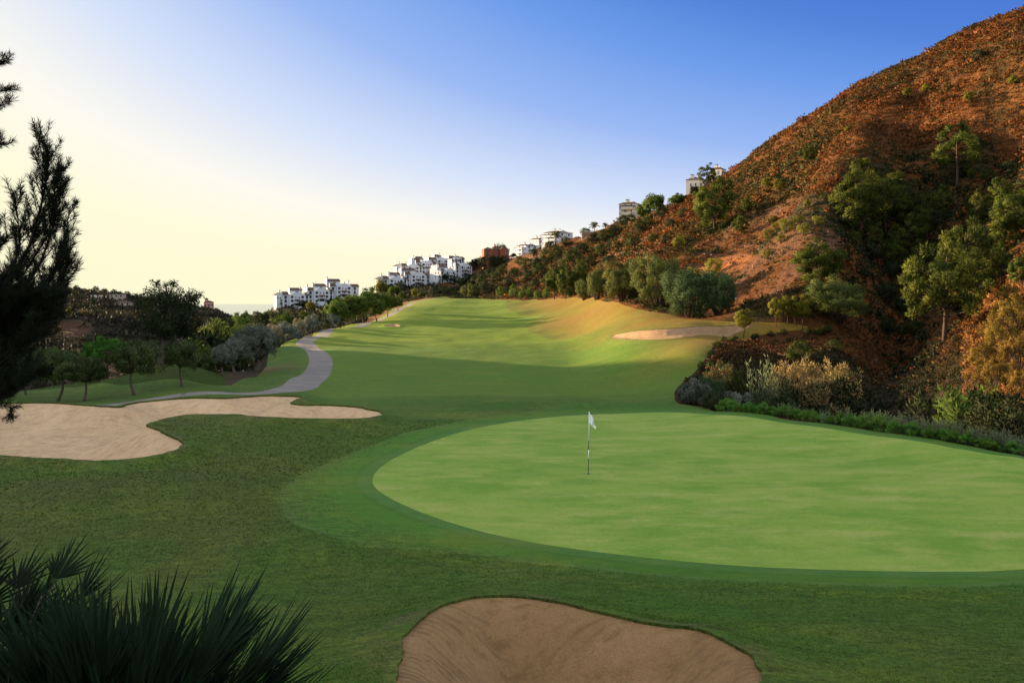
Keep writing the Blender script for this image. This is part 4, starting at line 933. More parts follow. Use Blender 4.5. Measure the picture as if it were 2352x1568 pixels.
for u, yb, H, lab in [(1808, 536, 34, 'yellow bush on the scree spur, largest of the group'), (1847, 541, 28, 'yellow bush on the scree spur, right of the largest'), (1773, 514, 20, 'small yellow bush at the top of the scree spur'), (1795, 560, 22, 'yellow bush low on the scree spur'), (1765, 552, 26, 'small yellow tree left on the scree spur'), (1760, 594, 22, 'green yellow bush at the foot of the scree spur'), (1833, 515, 20, 'yellow bush near the top of the scree spur'), (1590, 640, 26, 'yellow bush behind the large blue green bush'), (1640, 633, 40, 'pale yellow bush on the earth above the blue green bush'), (1560, 575, 30, 'yellow bush on the red slope above the middle bushes'), (1880, 520, 25, 'yellow bush beside the huge spreading pine'), (1780, 530, 18, 'round yellow bush in the middle of the scree spur')]:
    plant('yellow_shrub', 'yellow_bush', u, yb, H, lab, 'bush', 'yellow bushes on the bare spur', 1.0, None, 90)
# dark and green bushes over the left part of the hill
HB = [(1365, 562, 30), (1392, 556, 30), (1432, 520, 26), (1410, 540, 24), (1450, 512, 20), (1315, 612, 38), (1335, 590, 30), (1280, 590, 26), (1255, 600, 28), (1235, 615, 26), (1210, 622, 30), (1240, 640, 34), (1265, 575, 22), (1300, 565, 20), (1345, 545, 20), (1215, 650, 28), (1180, 640, 26), (1195, 610, 20), (1225, 590, 18), (1155, 632, 22), (1140, 650, 24), (1170, 660, 22), (1380, 590, 30), (1355, 615, 28), (1400, 610, 24), (1470, 540, 34), (1490, 520, 26), (1520, 500, 26), (1455, 570, 26), (1500, 560, 24), (1540, 525, 22), (1290, 640, 30), (1262, 655, 30), (1230, 665, 24), (1420, 575, 20), (1570, 500, 20), (1530, 560, 22), (1330, 640, 26), (1310, 655, 26), (1125, 640, 24), (1105, 655, 22), (1205, 675, 18), (1168, 676, 18)]
for i, (u, y, H) in enumerate(HB):
    plant('shrub' if i % 3 else 'dark_bush', 'slope_bush', u, y, H, 'rounded dark green bush in the mixed scrub of the lower left hillside', 'bush', 'dark green bushes on the lower hillside', rng.uniform(0.9, 1.25), None, 150, parts=True)
HB2 = [(1930, 600, 30), (2000, 600, 40), (2050, 640, 40), (2110, 690, 40), (1985, 640, 30), (2030, 690, 40), (2120, 480, 34), (2080, 470, 30), (2150, 520, 36), (2230, 480, 30), (2300, 500, 36), (2260, 560, 40), (2190, 560, 34), (2060, 430, 26), (2130, 420, 26), (2270, 420, 30), (2320, 400, 30), (2040, 770, 40), (2100, 770, 36), (1990, 730, 30), (2080, 720, 36), (2240, 620, 36), (2320, 640, 36), (2290, 590, 30), (1960, 560, 30)]
for i, (u, y, H) in enumerate(HB2):
    plant('dark_bush' if i % 3 else 'shrub', 'gully_bush', u, y, H, 'dark bush in the shady middle of the hill between the pines', 'bush', 'dark bushes between the hill pines', rng.uniform(0.9, 1.3), None, 66)
for u, y, ytop, w in [(2010, 470, 400, 0.8), (2065, 520, 440, 0.85), (2110, 560, 470, 0.8), (2160, 500, 430, 0.8), (2255, 520, 440, 0.85), (2300, 480, 410, 0.8), (2120, 640, 560, 0.8), (2050, 620, 540, 0.75), (2000, 580, 505, 0.75), (2310, 580, 500, 0.8), (2260, 640, 560, 0.8), (2345, 520, 445, 0.8)]:
    plant('full_pine', 'shady_pine', u, y, 0, 'dark pine in the dense shady stand between the larger hill pines', 'tree', 'dark pines of the shady stand on the hill', w, None, 66, ytop=ytop)
# orange lit bushes at the right edge
for i, (u, yb, H, lab) in enumerate([(2335, 760, 84, 'tallest sunlit orange bush at the right edge of the photo'), (2300, 815, 78, 'sunlit orange bush in the middle of the right hand slope'), (2340, 850, 84, 'broad sunlit orange bush right at the edge, above the hedge'), (2255, 850, 66, 'sunlit golden bush left on the right hand slope, by the gully'), (2285, 890, 70, 'lowest sunlit orange bush on the right hand slope'), (2245, 895, 50, 'small rusty bush at the gully rim under the golden one'), (2318, 700, 50, 'small sunlit bush at the upper end of the right hand slope'), (2275, 780, 44, 'small golden bush high beside the gully pine'), (2345, 905, 60, 'rusty bush at the right edge low on the slope')]):
    plant('orange_bush', 'orange_bush', u, yb, H, lab, 'bush', None, 0.95, None, 36)
for u, ytop, Y, w, k, lab in [
  (1595, 868, 48, 1.0, 'grey_bush', 'blue grey rounded bush at the left end of the hedge'),
  (1628, 862, 51, 1.0, 'blue_bush', 'dark green bush right behind the blue grey one'),
  (1662, 829, 55, 0.85, 'red_bush', 'oleander bush with red flowers above the hedge'),
  (1700, 850, 54, 0.8, 'shrub', 'dull green bush between the flowering bush and the grey shrub'),
  (1757, 826, 52, 0.55, 'reed', 'tall grey green shrub with slender upright stems'),
  (1640, 893, 46, 1.1, 'blue_bush', 'low dark green bush in front of the flowering bush'),
  (1690, 895, 46, 1.1, 'grey_bush', 'low grey green mound in front of the tall grey shrub'),
  (1730, 900, 46, 1.0, 'blue_bush', 'low green bush below the tall grey shrub'),
  (1838, 812, 54, 0.62, 'gold_bush', 'golden dry bush standing tallest above the hedge'),
  (1912, 826, 56, 0.62, 'gold_bush', 'golden dry bush right of the tallest golden one'),
  (1870, 858, 52, 0.8, 'gold_bush', 'low golden bush between the two golden bushes'),
  (1880, 872, 52, 0.9, 'dark_bush', 'dark bush in the shade under the golden bushes'),
  (1930, 872, 53, 0.9, 'dark_bush', 'dark bush at the right foot of the golden bushes'),
  (1800, 880, 51, 0.9, 'dark_bush', 'dark bush left of the foot of the golden bushes'),
  (1835, 784, 72, 1.2, 'shrub', 'small olive bush on the earth bank below the saplings'),
  (1918, 778, 74, 1.3, 'shrub', 'low golden topped bush under the big round bush'),
  (2233, 884, 43, 0.9, 'green_bush', 'dark green bush at the gully mouth behind the hedge'),
  (2300, 895, 40, 0.9, 'dark_bush', 'large dark bush behind the reeds at the right'),
  (2180, 910, 44, 0.9, 'dark_bush', 'dark low bush in the gully mouth'),
  (2345, 920, 38, 0.9, 'dark_bush', 'dark bush at the right edge behind the reeds')]:
    plant(k, 'gully_side_bush', u, 0, 0, lab, 'bush', None, w, Y, ytop=ytop)
for u, y, H in [(1648, 800, 16), (1662, 786, 14), (1690, 784, 12), (1735, 780, 14), (1770, 772, 12), (1800, 771, 14), (1855, 772, 16), (1880, 774, 18), (1895, 770, 20), (1632, 822, 16), (1612, 848, 16), (1605, 870, 14)]:
    plant('shrub', 'rim_tuft', u, y, H, 'low brown green tuft on the rim where the mown grass breaks off into the gully', 'bush', 'tufts along the rim of the gully', rng.uniform(1.1, 1.7), None, 50)
# hedge along the far edge of the green
HX = np.array(HILL_EDGE[:7][::-1], float)
def edge_y(u): return float(np.interp(u, HX[:, 0], HX[:, 1]))
u = 1655.0; i = 0
while u < 2380:
    Yh = min(hit(u, edge_y(u)), 5.83 * F / (edge_y(u) - HZ)) + 0.42 + rng.uniform(-0.08, 0.2)
    Hpx = rng.uniform(26, 42) * (1 + 0.25 * (u > 1950))
    if u > 2020 and rng.random() < 0.45: u += 16; continue
    plant('hedge_plant', 'hedge_plant', u, 0, Hpx, 'low bright green leafy plant in the row along the far edge of the putting green', 'plant', 'bright plants along the edge of the green', 1.0, Yh, ytop=edge_y(u) - Hpx * 0.72)
    u += rng.uniform(12, 17) if u < 2020 else rng.uniform(16, 24); i += 1
u = 1800.0
while u < 2390:
    Yh = min(hit(u, edge_y(u)), 5.83 * F / (edge_y(u) - HZ)) + (1.25 if u < 2000 else 0.85) + rng.uniform(-0.1, 0.4)
    Hpx = rng.uniform(44, 66) * (0.8 if u < 1950 else 1.15)
    plant('reed', 'reedy_shrub', u, 0, Hpx, 'upright grey green reedy shrub behind the bright row at the edge of the green', 'plant', 'reedy shrubs behind the bright row', 0.85, Yh, ytop=edge_y(u) - Hpx * 0.72)
    u += rng.uniform(20, 34) if u < 2000 else rng.uniform(13, 22)
# --- far left hill: trees one can tell apart
plant('dark_tree', 'round_tree', 112, 745, 50, 'dark round tree before the house on the far left slope', w=1.1, Y=296, ytop=690)
plant('cypress', 'poplar', 213, 725, 44, 'pale slim poplar on the far left slope', 'tree', None, 1.4, 400, ytop=683)
plant('golden_tree', 'slope_tree', 160, 745, 22, 'yellowish small tree beside the house on the far left slope', w=0.9, Y=308, ytop=706)
plant('golden_tree', 'slope_tree', 192, 745, 20, 'yellowish small tree between the house and the slim poplar', w=0.7, Y=315, ytop=712)
plant('dark_bush', 'ridge_bush', 66, 660, 20, 'dark bush on the far left ridge beside the near pine', 'bush', None, 1.2, 630, ytop=646)
FT = [(128, 650), (150, 652), (175, 651), (262, 660), (275, 661), (292, 664), (310, 668), (330, 671), (345, 674), (405, 680), (430, 684), (448, 689), (468, 694), (498, 702), (506, 708), (220, 657), (240, 660)]
for u, y in FT:
    plant('dark_bush', 'ridge_tree', u, 0, rng.uniform(9, 16), 'tiny dark tree standing on the skyline of the far left hill', 'tree', 'trees on the far left skyline', 1.0, 632, parts=False)

# ------------------------------------------------------------------ the tall dark tree left of the olives
def tall_tree():
    b0 = at(362, 850, 82); s = 82 / F; H = (850 - 640) * s
    e = empty('tall_tree', b0); tag(e, 'tall dark evergreen tree with a curved bare trunk and a thin see-through top', 'tree')
    z0 = b0.z
    def pt(u, y, dy=0.0): return Vector(((u - CX) * s - b0.x, dy, (HZ - y) * s - z0))
    b = MB(); tp = [pt(362, 866), pt(364, 845), pt(372, 815), pt(379, 785), pt(378, 750, .3), pt(384, 720, .2), pt(392, 690)]
    b.tube(tp, [0.42, 0.36, 0.31, 0.29, 0.26, 0.2, 0.1], 9)
    C, rr_, nl = [], [], []
    for k in range(95):
        a = rng.uniform(0, 6.28); q = math.sqrt(rng.random()); zz = rng.uniform(-1, 1)
        u = 384 + 76 * q * math.cos(a) * math.sqrt(max(0.05, 1 - zz * zz * 0.6)); y = 722 - 50 * zz
        C.append(pt(u, y, 3.4 * q * math.sin(a))); rr_.append(rng.uniform(0.5, 0.95))
    for k in range(46):   # thin top twigs
        u = rng.uniform(338, 415) if k % 4 else rng.uniform(425, 462); y = rng.uniform(645, 690) if k % 4 else rng.uniform(668, 692)
        C.append(pt(u, y, rng.uniform(-1.5, 1.5))); rr_.append(rng.uniform(0.22, 0.45))
    C = np.array([tuple(c) for c in C]); rr_ = np.array(rr_)
    for i, c in enumerate(C):
        if i % 2 == 0 or i >= 95:
            st = Vector(tp[4]).lerp(Vector(tp[6]), rng.uniform(0.1, 1.0)); c = Vector(c)
            b.tube([st, st.lerp(c, 0.5) + Vector((0, 0, 0.2)), c], [0.08 if i < 95 else 0.045, 0.05 if i < 95 else 0.03, 0.012], 5)
    b.build('trunk', M['bark'], e, True)
    big = C[:95]; sm = C[95:]
    link('crown', fol('crown', [clump_leaves(big, rr_[:95], 110, 0.26, 0.11, 0.6, -0.1, None, 0.9), clump_leaves(sm, rr_[95:], 40, 0.20, 0.08, 0.6, 0.1, None, 0.9)], LM['dark']), e)
tall_tree()

# ------------------------------------------------------------------ near pine at the left edge
def near_pine():
    Yp = 9.5; s = Yp / F
    base = Vector(((-230 - CX) * s, Yp, float(tz(-230, Yp)[0])))
    e = empty('near_pine', base); tag(e, 'near dark pine at the left edge, its needled branches black against the bright sky', 'tree')
    def pt(u, y, dy=0.0): return np.array([(u - CX) * s * (1 + dy / Yp) - base.x, dy, (HZ - y) * s * (1 + dy / Yp) - base.z])
    wood = MB(); npos, nax, nl, nt_ = [], [], [], []
    stem = [pt(-230, 1900), pt(-225, 1400), pt(-205, 1000), pt(-190, 700), pt(-175, 400), pt(-160, 60), pt(-150, -200)]
    wood.tube([tuple(p) for p in stem], [0.16, 0.15, 0.13, 0.11, 0.085, 0.06, 0.03], 8)
    def twig(pts, r0, dens=250, nlen=0.09, start=0.15, spread=0.75):
        pts = np.array(pts); wood.tube([tuple(p) for p in pts], list(np.linspace(r0, 0.003, len(pts))), 5)
        L = np.linalg.norm(np.diff(pts, axis=0), axis=1).sum(); n = int(dens * L)
        f = start + (1 - start) * rng.random(n); k = f * (len(pts) - 1); i = np.minimum(k.astype(int), len(pts) - 2); fr = (k - i)[:, None]
        p = pts[i] * (1 - fr) + pts[i+1] * fr; tg = unit(pts[i+1] - pts[i])
        npos.append(p); nax.append(unit(tg * 0.9 + rdir(n) * spread)); nl.append(rng.uniform(0.6, 1.15, n) * nlen); nt_.append(rng.random(n))
    def bough(pts, r0, nt, ln=(35, 90), upd=0.8, f0=0.2):
        """a bough with side twigs, all in picture units at the pine's distance"""
        P3 = [pt(*p) for p in pts]; twig(P3, r0, 260, start=0.35)
        P3 = np.array(P3)
        for j in range(nt):
            f = f0 + (1 - f0) * (j + rng.random()) / nt; k = f * (len(P3) - 1); i = min(int(k), len(P3) - 2); q = P3[i] + (P3[i+1] - P3[i]) * (k - i)
            tg = unit(P3[i+1] - P3[i]); d = unit(tg * 0.55 + rdir(1)[0] * np.array([0.9, 0.7, 0.5]) + np.array([0.15, 0, upd * 0.6]))
            L = rng.uniform(*ln) * s * (1.15 - 0.5 * f)
            mid = q + d * L * 0.5; end = mid + unit(d + np.array([0, 0, 0.45])) * L * 0.5
            twig([q, mid, end], 0.006, 300)
            if rng.random() < 0.65:
                d2 = unit(d + rdir(1)[0] * 0.8 + np.array([0, 0, 0.3])); twig([mid, mid + d2 * L * 0.3, mid + unit(d2 + np.array([0, 0, .4])) * L * 0.55], 0.004, 300)
    # the rising leader seen against the sky
    bough([(-190, 830), (-60, 740), (20, 650), (70, 560), (95, 470), (108, 400), (112, 345)], 0.035, 52, (50, 120), 1.0, 0.25)
    bough([(60, 620), (110, 540), (128, 470), (124, 420)], 0.014, 26, (35, 75), 0.9, 0.1)
    bough([(-30, 760), (50, 700), (110, 640), (140, 590), (156, 540)], 0.014, 22, (35, 70), 0.9, 0.1)
    bough([(-60, 800), (40, 760), (100, 700), (140, 650), (158, 600)], 0.014, 30, (40, 85), 0.8, 0.1)
    bough([(-60, 740), (40, 690), (95, 600), (122, 520), (134, 440), (132, 395)], 0.022, 26, (40, 75), 0.9, 0.15)
    bough([(-40, 760), (60, 720), (120, 640), (148, 560), (160, 480)], 0.020, 24, (35, 70), 0.9, 0.15)
    bough([(20, 650), (45, 560), (40, 490), (28, 440)], 0.014, 12, (30, 70), 1.0, 0.2)
    bough([(-190, 700), (-90, 640), (-20, 590), (20, 540)], 0.022, 18, (40, 90), 0.9, 0.2)
    bough([(-200, 900), (-80, 800), (40, 740), (110, 680), (150, 620)], 0.022, 30, (45, 100), 0.6, 0.2)
    # dense lower boughs
    for pts in ([(-205, 950), (-90, 850), (20, 790), (90, 720), (110, 690)], [(-205, 1000), (-90, 900), (10, 840), (70, 790), (95, 760)], [(-200, 850), (-60, 760), (30, 720), (90, 690)],
                [(-205, 1050), (-110, 980), (-30, 920), (40, 880), (60, 850)], [(-205, 900), (-100, 800), (-20, 740), (30, 690)], [(-200, 800), (-100, 720), (-40, 680), (10, 640)]):
        for dy in (-0.6, 0.0, 0.6):
            bough([(a + rng.normal(0, 8), c + rng.normal(0, 14), dy * (j / 4)) for j, (a, c) in enumerate(pts)], 0.018, 27, (45, 105), 0.5, 0.2)
    bough([(-205, 1010), (-90, 950), (-20, 925), (25, 935), (24, 955)], 0.010, 8, (20, 40), 0.1, 0.5)
    # ends of the higher boughs
    for pts in ([(-165, 260), (-90, 190), (-20, 150), (16, 140)], [(-168, 330), (-90, 250), (-25, 215), (18, 205)], [(-172, 380), (-90, 300), (-20, 255), (14, 238)], [(-178, 430), (-90, 380), (-25, 345), (6, 330)]):
        bough(pts, 0.016, 12, (25, 50), 0.5, 0.35)
    wood.build('trunk', M['dark_bark'], e, True)
    p = np.concatenate(npos); a = np.concatenate(nax); l = np.concatenate(nl)
    V, Q, t, _ = leafset(p, a, l, 0.0055, np.concatenate(nt_))
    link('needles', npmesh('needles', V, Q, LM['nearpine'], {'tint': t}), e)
near_pine()

# ------------------------------------------------------------------ dwarf fan palms in the foreground
def fan_palm(name, u, Y, stems, label, rad, hmin, hmax, tilt, seed, mat='nearpalm', blade=(0.42, 0.62), fan=0.95):
    r_ = np.random.default_rng(seed)
    base = Vector(((u - CX) * Y / F, Y, float(tz(u, Y)[0])))
    e = empty(name, base); tag(e, label, 'palm', None)
    V, Q, t = [], [], []; b = MB(); o_ = 0
    for k in range(stems):
        a = r_.uniform(0, 6.283); q = math.sqrt(r_.random()); rad0 = rad * 0.35 * q
        lean = tilt * q + r_.normal(0, 0.06); h = r_.uniform(hmin, hmax) * (1.05 - 0.25 * q)
        p0 = np.array([rad0 * math.cos(a), rad0 * math.sin(a), -0.03]); d = np.array([math.sin(lean) * math.cos(a), math.sin(lean) * math.sin(a), math.cos(lean)])
        p1 = p0 + d * h
        b.tube([tuple(p0), tuple(p0 + d * h * 0.5 + np.array([0, 0, 0.02])), tuple(p1)], [0.014, 0.010, 0.008], 5)
        d2 = unit(d + np.array([0.25 * math.cos(a), 0.25 * math.sin(a), 0.0]) + r_.normal(0, 0.12, 3))
        side = unit(np.cross(d2, np.array([math.cos(a), math.sin(a), 0.3]))); nb = r_.integers(13, 19); span = fan * r_.uniform(0.8, 1.2)
        tone = r_.uniform(0.15, 0.85); nrm = unit(np.cross(side, d2))
        for j in range(nb):
            f = (j / (nb - 1) - 0.5) * 2; an = f * span
            ax = unit(d2 * math.cos(an) + side * math.sin(an) + nrm * (0.12 * abs(f) + r_.normal(0, 0.05))); L = r_.uniform(*blade) * (1 - 0.25 * abs(f))
            w = unit(np.cross(ax, nrm)) * 0.017
            fold = nrm * 0.008
            droop = np.array([0, 0, -1]) * L * 0.05 * r_.random()
            pts = [p1, p1 + ax * L * 0.35 + w, p1 + ax * L * 0.35 + fold, p1 + ax * L * 0.35 - w, p1 + ax * L * 0.75 + w * 0.55 + droop * .5, p1 + ax * L * 0.75 + fold * .6 + droop * .5, p1 + ax * L * 0.75 - w * 0.55 + droop * .5, p1 + ax * L + droop]
            V += pts; Q += [(o_, o_+1, o_+2, o_+2), (o_, o_+2, o_+3, o_+3), (o_+1, o_+4, o_+5, o_+2), (o_+2, o_+5, o_+6, o_+3), (o_+4, o_+7, o_+5, o_+5), (o_+5, o_+7, o_+6, o_+6)]
            t += [min(1, max(0, tone + r_.normal(0, 0.12)))] * 8; o_ += 8
    tri = [];
    for q in Q:
        tri.append((q[0], q[1], q[2]))
        if q[2] != q[3]: tri.append((q[0], q[2], q[3]))
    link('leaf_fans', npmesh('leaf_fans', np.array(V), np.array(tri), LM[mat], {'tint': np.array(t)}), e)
    b.build('stems', M['bark'], e, True)
    return e
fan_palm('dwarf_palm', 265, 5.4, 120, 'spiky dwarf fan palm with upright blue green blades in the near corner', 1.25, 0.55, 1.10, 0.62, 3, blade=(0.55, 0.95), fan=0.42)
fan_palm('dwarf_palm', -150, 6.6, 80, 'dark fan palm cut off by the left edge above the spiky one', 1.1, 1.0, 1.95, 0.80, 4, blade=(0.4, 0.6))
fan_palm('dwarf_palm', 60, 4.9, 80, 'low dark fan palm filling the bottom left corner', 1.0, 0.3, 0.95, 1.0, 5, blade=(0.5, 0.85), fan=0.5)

# ------------------------------------------------------------------ ground cover nobody could count
def scatter(n, ulo, uhi, ylo, yhi, ok):
    """points over the ground, evenly dense as seen from the tee side, thinned by ok()"""
    u = rng.uniform(ulo, uhi, n); Y = np.exp(rng.uniform(math.log(ylo), math.log(yhi), n)); k = ok(u, Y); return u[k], Y[k]
def base_n(C): return 0.0
def tufts(name, u, Y, z, size, colr_, n, mat, Lr=0.55, Wr=0.2, flat_=0.7):
    x = (u - CX) * Y / F; m = len(u)
    d = rdir(m * n); d[:, 2] = np.abs(d[:, 2])
    s = np.repeat(size, n)[:, None]; C = np.repeat(np.stack([x, Y, z], 1), n, 0)
    pos = C + d * s * np.array([0.62, 0.62, 0.62 * flat_]) * rng.uniform(0.25, 1.0, (m * n, 1))
    ax = unit(d + 0.6 * rdir(m * n) + np.array([0, 0, 0.35]))
    V, Q, _, N = leafset(pos, ax, s[:, 0] * Lr * rng.uniform(0.6, 1.2, m * n), s[:, 0] * Wr, np.zeros(m * n), unit(d * 0.9 + np.array([0, 0, 0.35]) + base_n(C)))
    c = np.repeat(colr_, n, 0) * rng.uniform(0.82, 1.18, (m * n, 1)); c = np.repeat(c, 4, 0)
    return link(name, npmesh(name, V, Q, mat, {'col': c, 'custom_normal': N}, True))
def zone_d(u, Y):
    w = warp(u, Y); return -sdist(w[:, 0], w[:, 1], FZ)
mscrub = vcolleaf('hillside_scrub_leaves')
def rows(u, Y, z): return HZ - F * z / Y
def hill_scrub():
    u = rng.uniform(985, 2600, 170000); Y = 38 + (410 - 38) * rng.random(170000) ** 1.25
    u = np.concatenate([u, rng.uniform(1600, 2550, 26000)]); Y = np.concatenate([Y, rng.uniform(40, 95, 26000)])
    zd = zone_d(u, Y); k = (zd > 0.035); u, Y = u[k], Y[k]
    z = tz(u, Y); x = (u - CX) * Y / F; row = rows(u, Y, z)
    k = (row > -60); u, Y, z, x, row = u[k], Y[k], z[k], x[k], row[k]
    dens = 0.55 + 0.45 * sstep(0.35, 0.6, vnoise(x / 11, Y / 11, 91, 3))
    for pl in (scree, orange, [(1700, 690), (1660, 640), (1560, 640), (1560, 740), (1700, 740)]):
        dens *= 1 - (0.74 if pl is scree else 0.86) * (sdist(u, row, np.array(pl, float)) > -6) * (Y > 95)
    dens *= np.where((Y < 100) & (u < 2190), 0.8, 1.0)
    dens *= np.where(Y < 46, 0.5, 1)
    k = rng.random(len(u)) < dens; u, Y, z, x, row = u[k], Y[k], z[k], x[k], row[k]
    n1 = vnoise(x / 26 + 3, Y / 20, 95, 4) + 0.10 * (vnoise(x / 5, Y / 5, 96, 3) - 0.5); n2 = rng.random(len(u))
    russet = np.array([0.132, 0.044, 0.011]); brown = np.array([0.092, 0.039, 0.011]); olive = np.array([0.058, 0.044, 0.010]); green = np.array([0.022, 0.028, 0.007]); orange_c = np.array([0.165, 0.057, 0.013])
    k1 = sstep(0.34, 0.43, n1)[:, None]; k2 = sstep(0.42, 0.50, n1)[:, None]; k3 = sstep(0.50, 0.60, n1)[:, None]
    c = green * (1 - k1) + olive * k1; c = c * (1 - k2) + brown * k2; c = c * (1 - k3) + russet * k3
    c = np.where((n2 > 0.93)[:, None], orange_c, c); c = np.where((n2 < 0.09)[:, None], green, c); c = np.where(((n2 > 0.13) & (n2 < 0.2))[:, None], olive, c)
    hi = sstep(430, 200, row)[:, None] * (n2 > 0.25)[:, None] * 0.55; c = c * (1 - hi) + (0.5 * russet + 0.5 * brown) * hi
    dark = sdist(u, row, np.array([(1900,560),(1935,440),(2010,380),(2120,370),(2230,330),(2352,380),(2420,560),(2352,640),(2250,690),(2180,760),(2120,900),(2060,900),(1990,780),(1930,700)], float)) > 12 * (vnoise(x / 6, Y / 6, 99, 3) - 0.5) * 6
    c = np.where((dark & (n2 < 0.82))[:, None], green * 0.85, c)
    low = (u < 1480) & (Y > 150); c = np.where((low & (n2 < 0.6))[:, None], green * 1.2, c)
    near = (Y < 95) & (u < 2215); c = np.where(near[:, None], c * 0.5 + np.array([0.008, 0.008, 0.004]), c)  # gully scrub colour darkened too, shade painted in
    nr_ = (Y < 95) & (u >= 2215); c = np.where((nr_ & (n2 < 0.7))[:, None], np.array([0.17, 0.075, 0.02]), c)
    size = rng.uniform(0.45, 1.0, len(u)) * np.clip(Y / 130, 0.45, 1.7)
    size = np.where(rng.random(len(u)) < np.where(dark, 0.12, 0.035), size * 2.1, size)
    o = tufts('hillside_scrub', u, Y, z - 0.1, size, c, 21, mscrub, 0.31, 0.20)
    tag(o, 'russet and olive scrub covering the steep hill', 'scrub', None, 'stuff')
hill_scrub()
def far_wood():
    u = rng.uniform(-420, 1010, 60000); Y = np.exp(rng.uniform(math.log(92), math.log(700), 60000))
    k = zone_d(u, Y) > 0.10; u, Y = u[k], Y[k]
    k = ~((u > 600) & (Y > 260) & (rng.random(len(u)) < 0.3)); u, Y = u[k], Y[k]
    z = tz(u, Y); row = rows(u, Y, z); x = (u - CX) * Y / F
    cl = (sdist(u, row, np.array([(85,738),(190,738),(215,752),(190,775),(120,780),(85,765)], float)) > -4) & (Y > 250)
    k = (~cl | (rng.random(len(u)) < 0.12)) & (rng.random(len(u)) < 0.25 + 0.75 * sstep(0.38, 0.6, vnoise(x / 15, Y / 15, 77, 3))); u, Y, z, x, row = u[k], Y[k], z[k], x[k], row[k]
    n2 = rng.random(len(u)); c = np.where((n2 < 0.6)[:, None], np.array([0.020, 0.021, 0.012]), np.array([0.040, 0.034, 0.020])); c = np.where((n2 > 0.95)[:, None], np.array([0.075, 0.06, 0.03]), c)
    size = rng.uniform(0.5, 1.5, len(u)) * np.clip(Y / 180, 0.5, 2.2) * np.where(rng.random(len(u)) < 0.05, 1.8, 1.0)
    tag(tufts('valley_scrub', u, Y, z - 0.1, size, c, 15, mscrub, 0.5, 0.22, 0.9), 'dark scrub and wood over the far left valley slopes', 'scrub', None, 'stuff')
far_wood()
def bank_scrub():
    """shrubs on the bank between the upper fairway and the villas"""
    u = rng.uniform(600, 1160, 9000); Y = rng.uniform(200, 620, 9000); k = zone_d(u, Y) > 0.10; u, Y = u[k], Y[k]
    z = tz(u, Y); n2 = rng.random(len(u)); c = np.where((n2 < 0.55)[:, None], np.array([0.024, 0.032, 0.012]), np.array([0.055, 0.060, 0.022])); c = np.where((n2 > 0.9)[:, None], np.array([0.12, 0.09, 0.04]), c)
    tag(tufts('bank_scrub', u, Y, z - 0.1, rng.uniform(0.8, 2.0, len(u)), c, 14, mscrub, 0.5, 0.22, 0.9), 'mixed green scrub on the banks round the villas', 'scrub', None, 'stuff')
bank_scrub()
def stones():
    u, Y = scatter(7000, 1400, 2200, 60, 330, lambda a, b: zone_d(a, b) > 0.08); z = tz(u, Y); row = rows(u, Y, z)
    k = (sdist(u, row, np.array(scree, float)) > -5) | ((sdist(u, row, np.array([(1990,800),(2080,810),(2180,960),(2150,1000),(2080,960)], float)) > -10) & (Y < 100)) | (rng.random(len(u)) < 0.03)
    u, Y, z = u[k], Y[k], z[k]; x = (u - CX) * Y / F; m = len(u)
    oct_ = np.array([[1,0,0],[0,1,0],[-1,0,0],[0,-1,0],[0,0,1],[0,0,-1]], float); fc = np.array([[0,1,4],[1,2,4],[2,3,4],[3,0,4],[1,0,5],[2,1,5],[3,2,5],[0,3,5]])
    s = rng.uniform(0.06, 0.24, m) * np.clip(Y / 130, 0.5, 1.6)
    V = (oct_[None] * rng.uniform(0.6, 1.4, (m, 6, 1)) * np.stack([s, s, s * 0.7], 1)[:, None]) + np.stack([x, Y, z], 1)[:, None]
    Q = (fc[None] + 6 * np.arange(m)[:, None, None]).reshape(-1, 3)
    tag(link('scree_stones', npmesh('scree_stones', V.reshape(-1, 3), Q, M['rock'])), 'loose stones on the bare slope', 'stones', None, 'stuff')
stones()

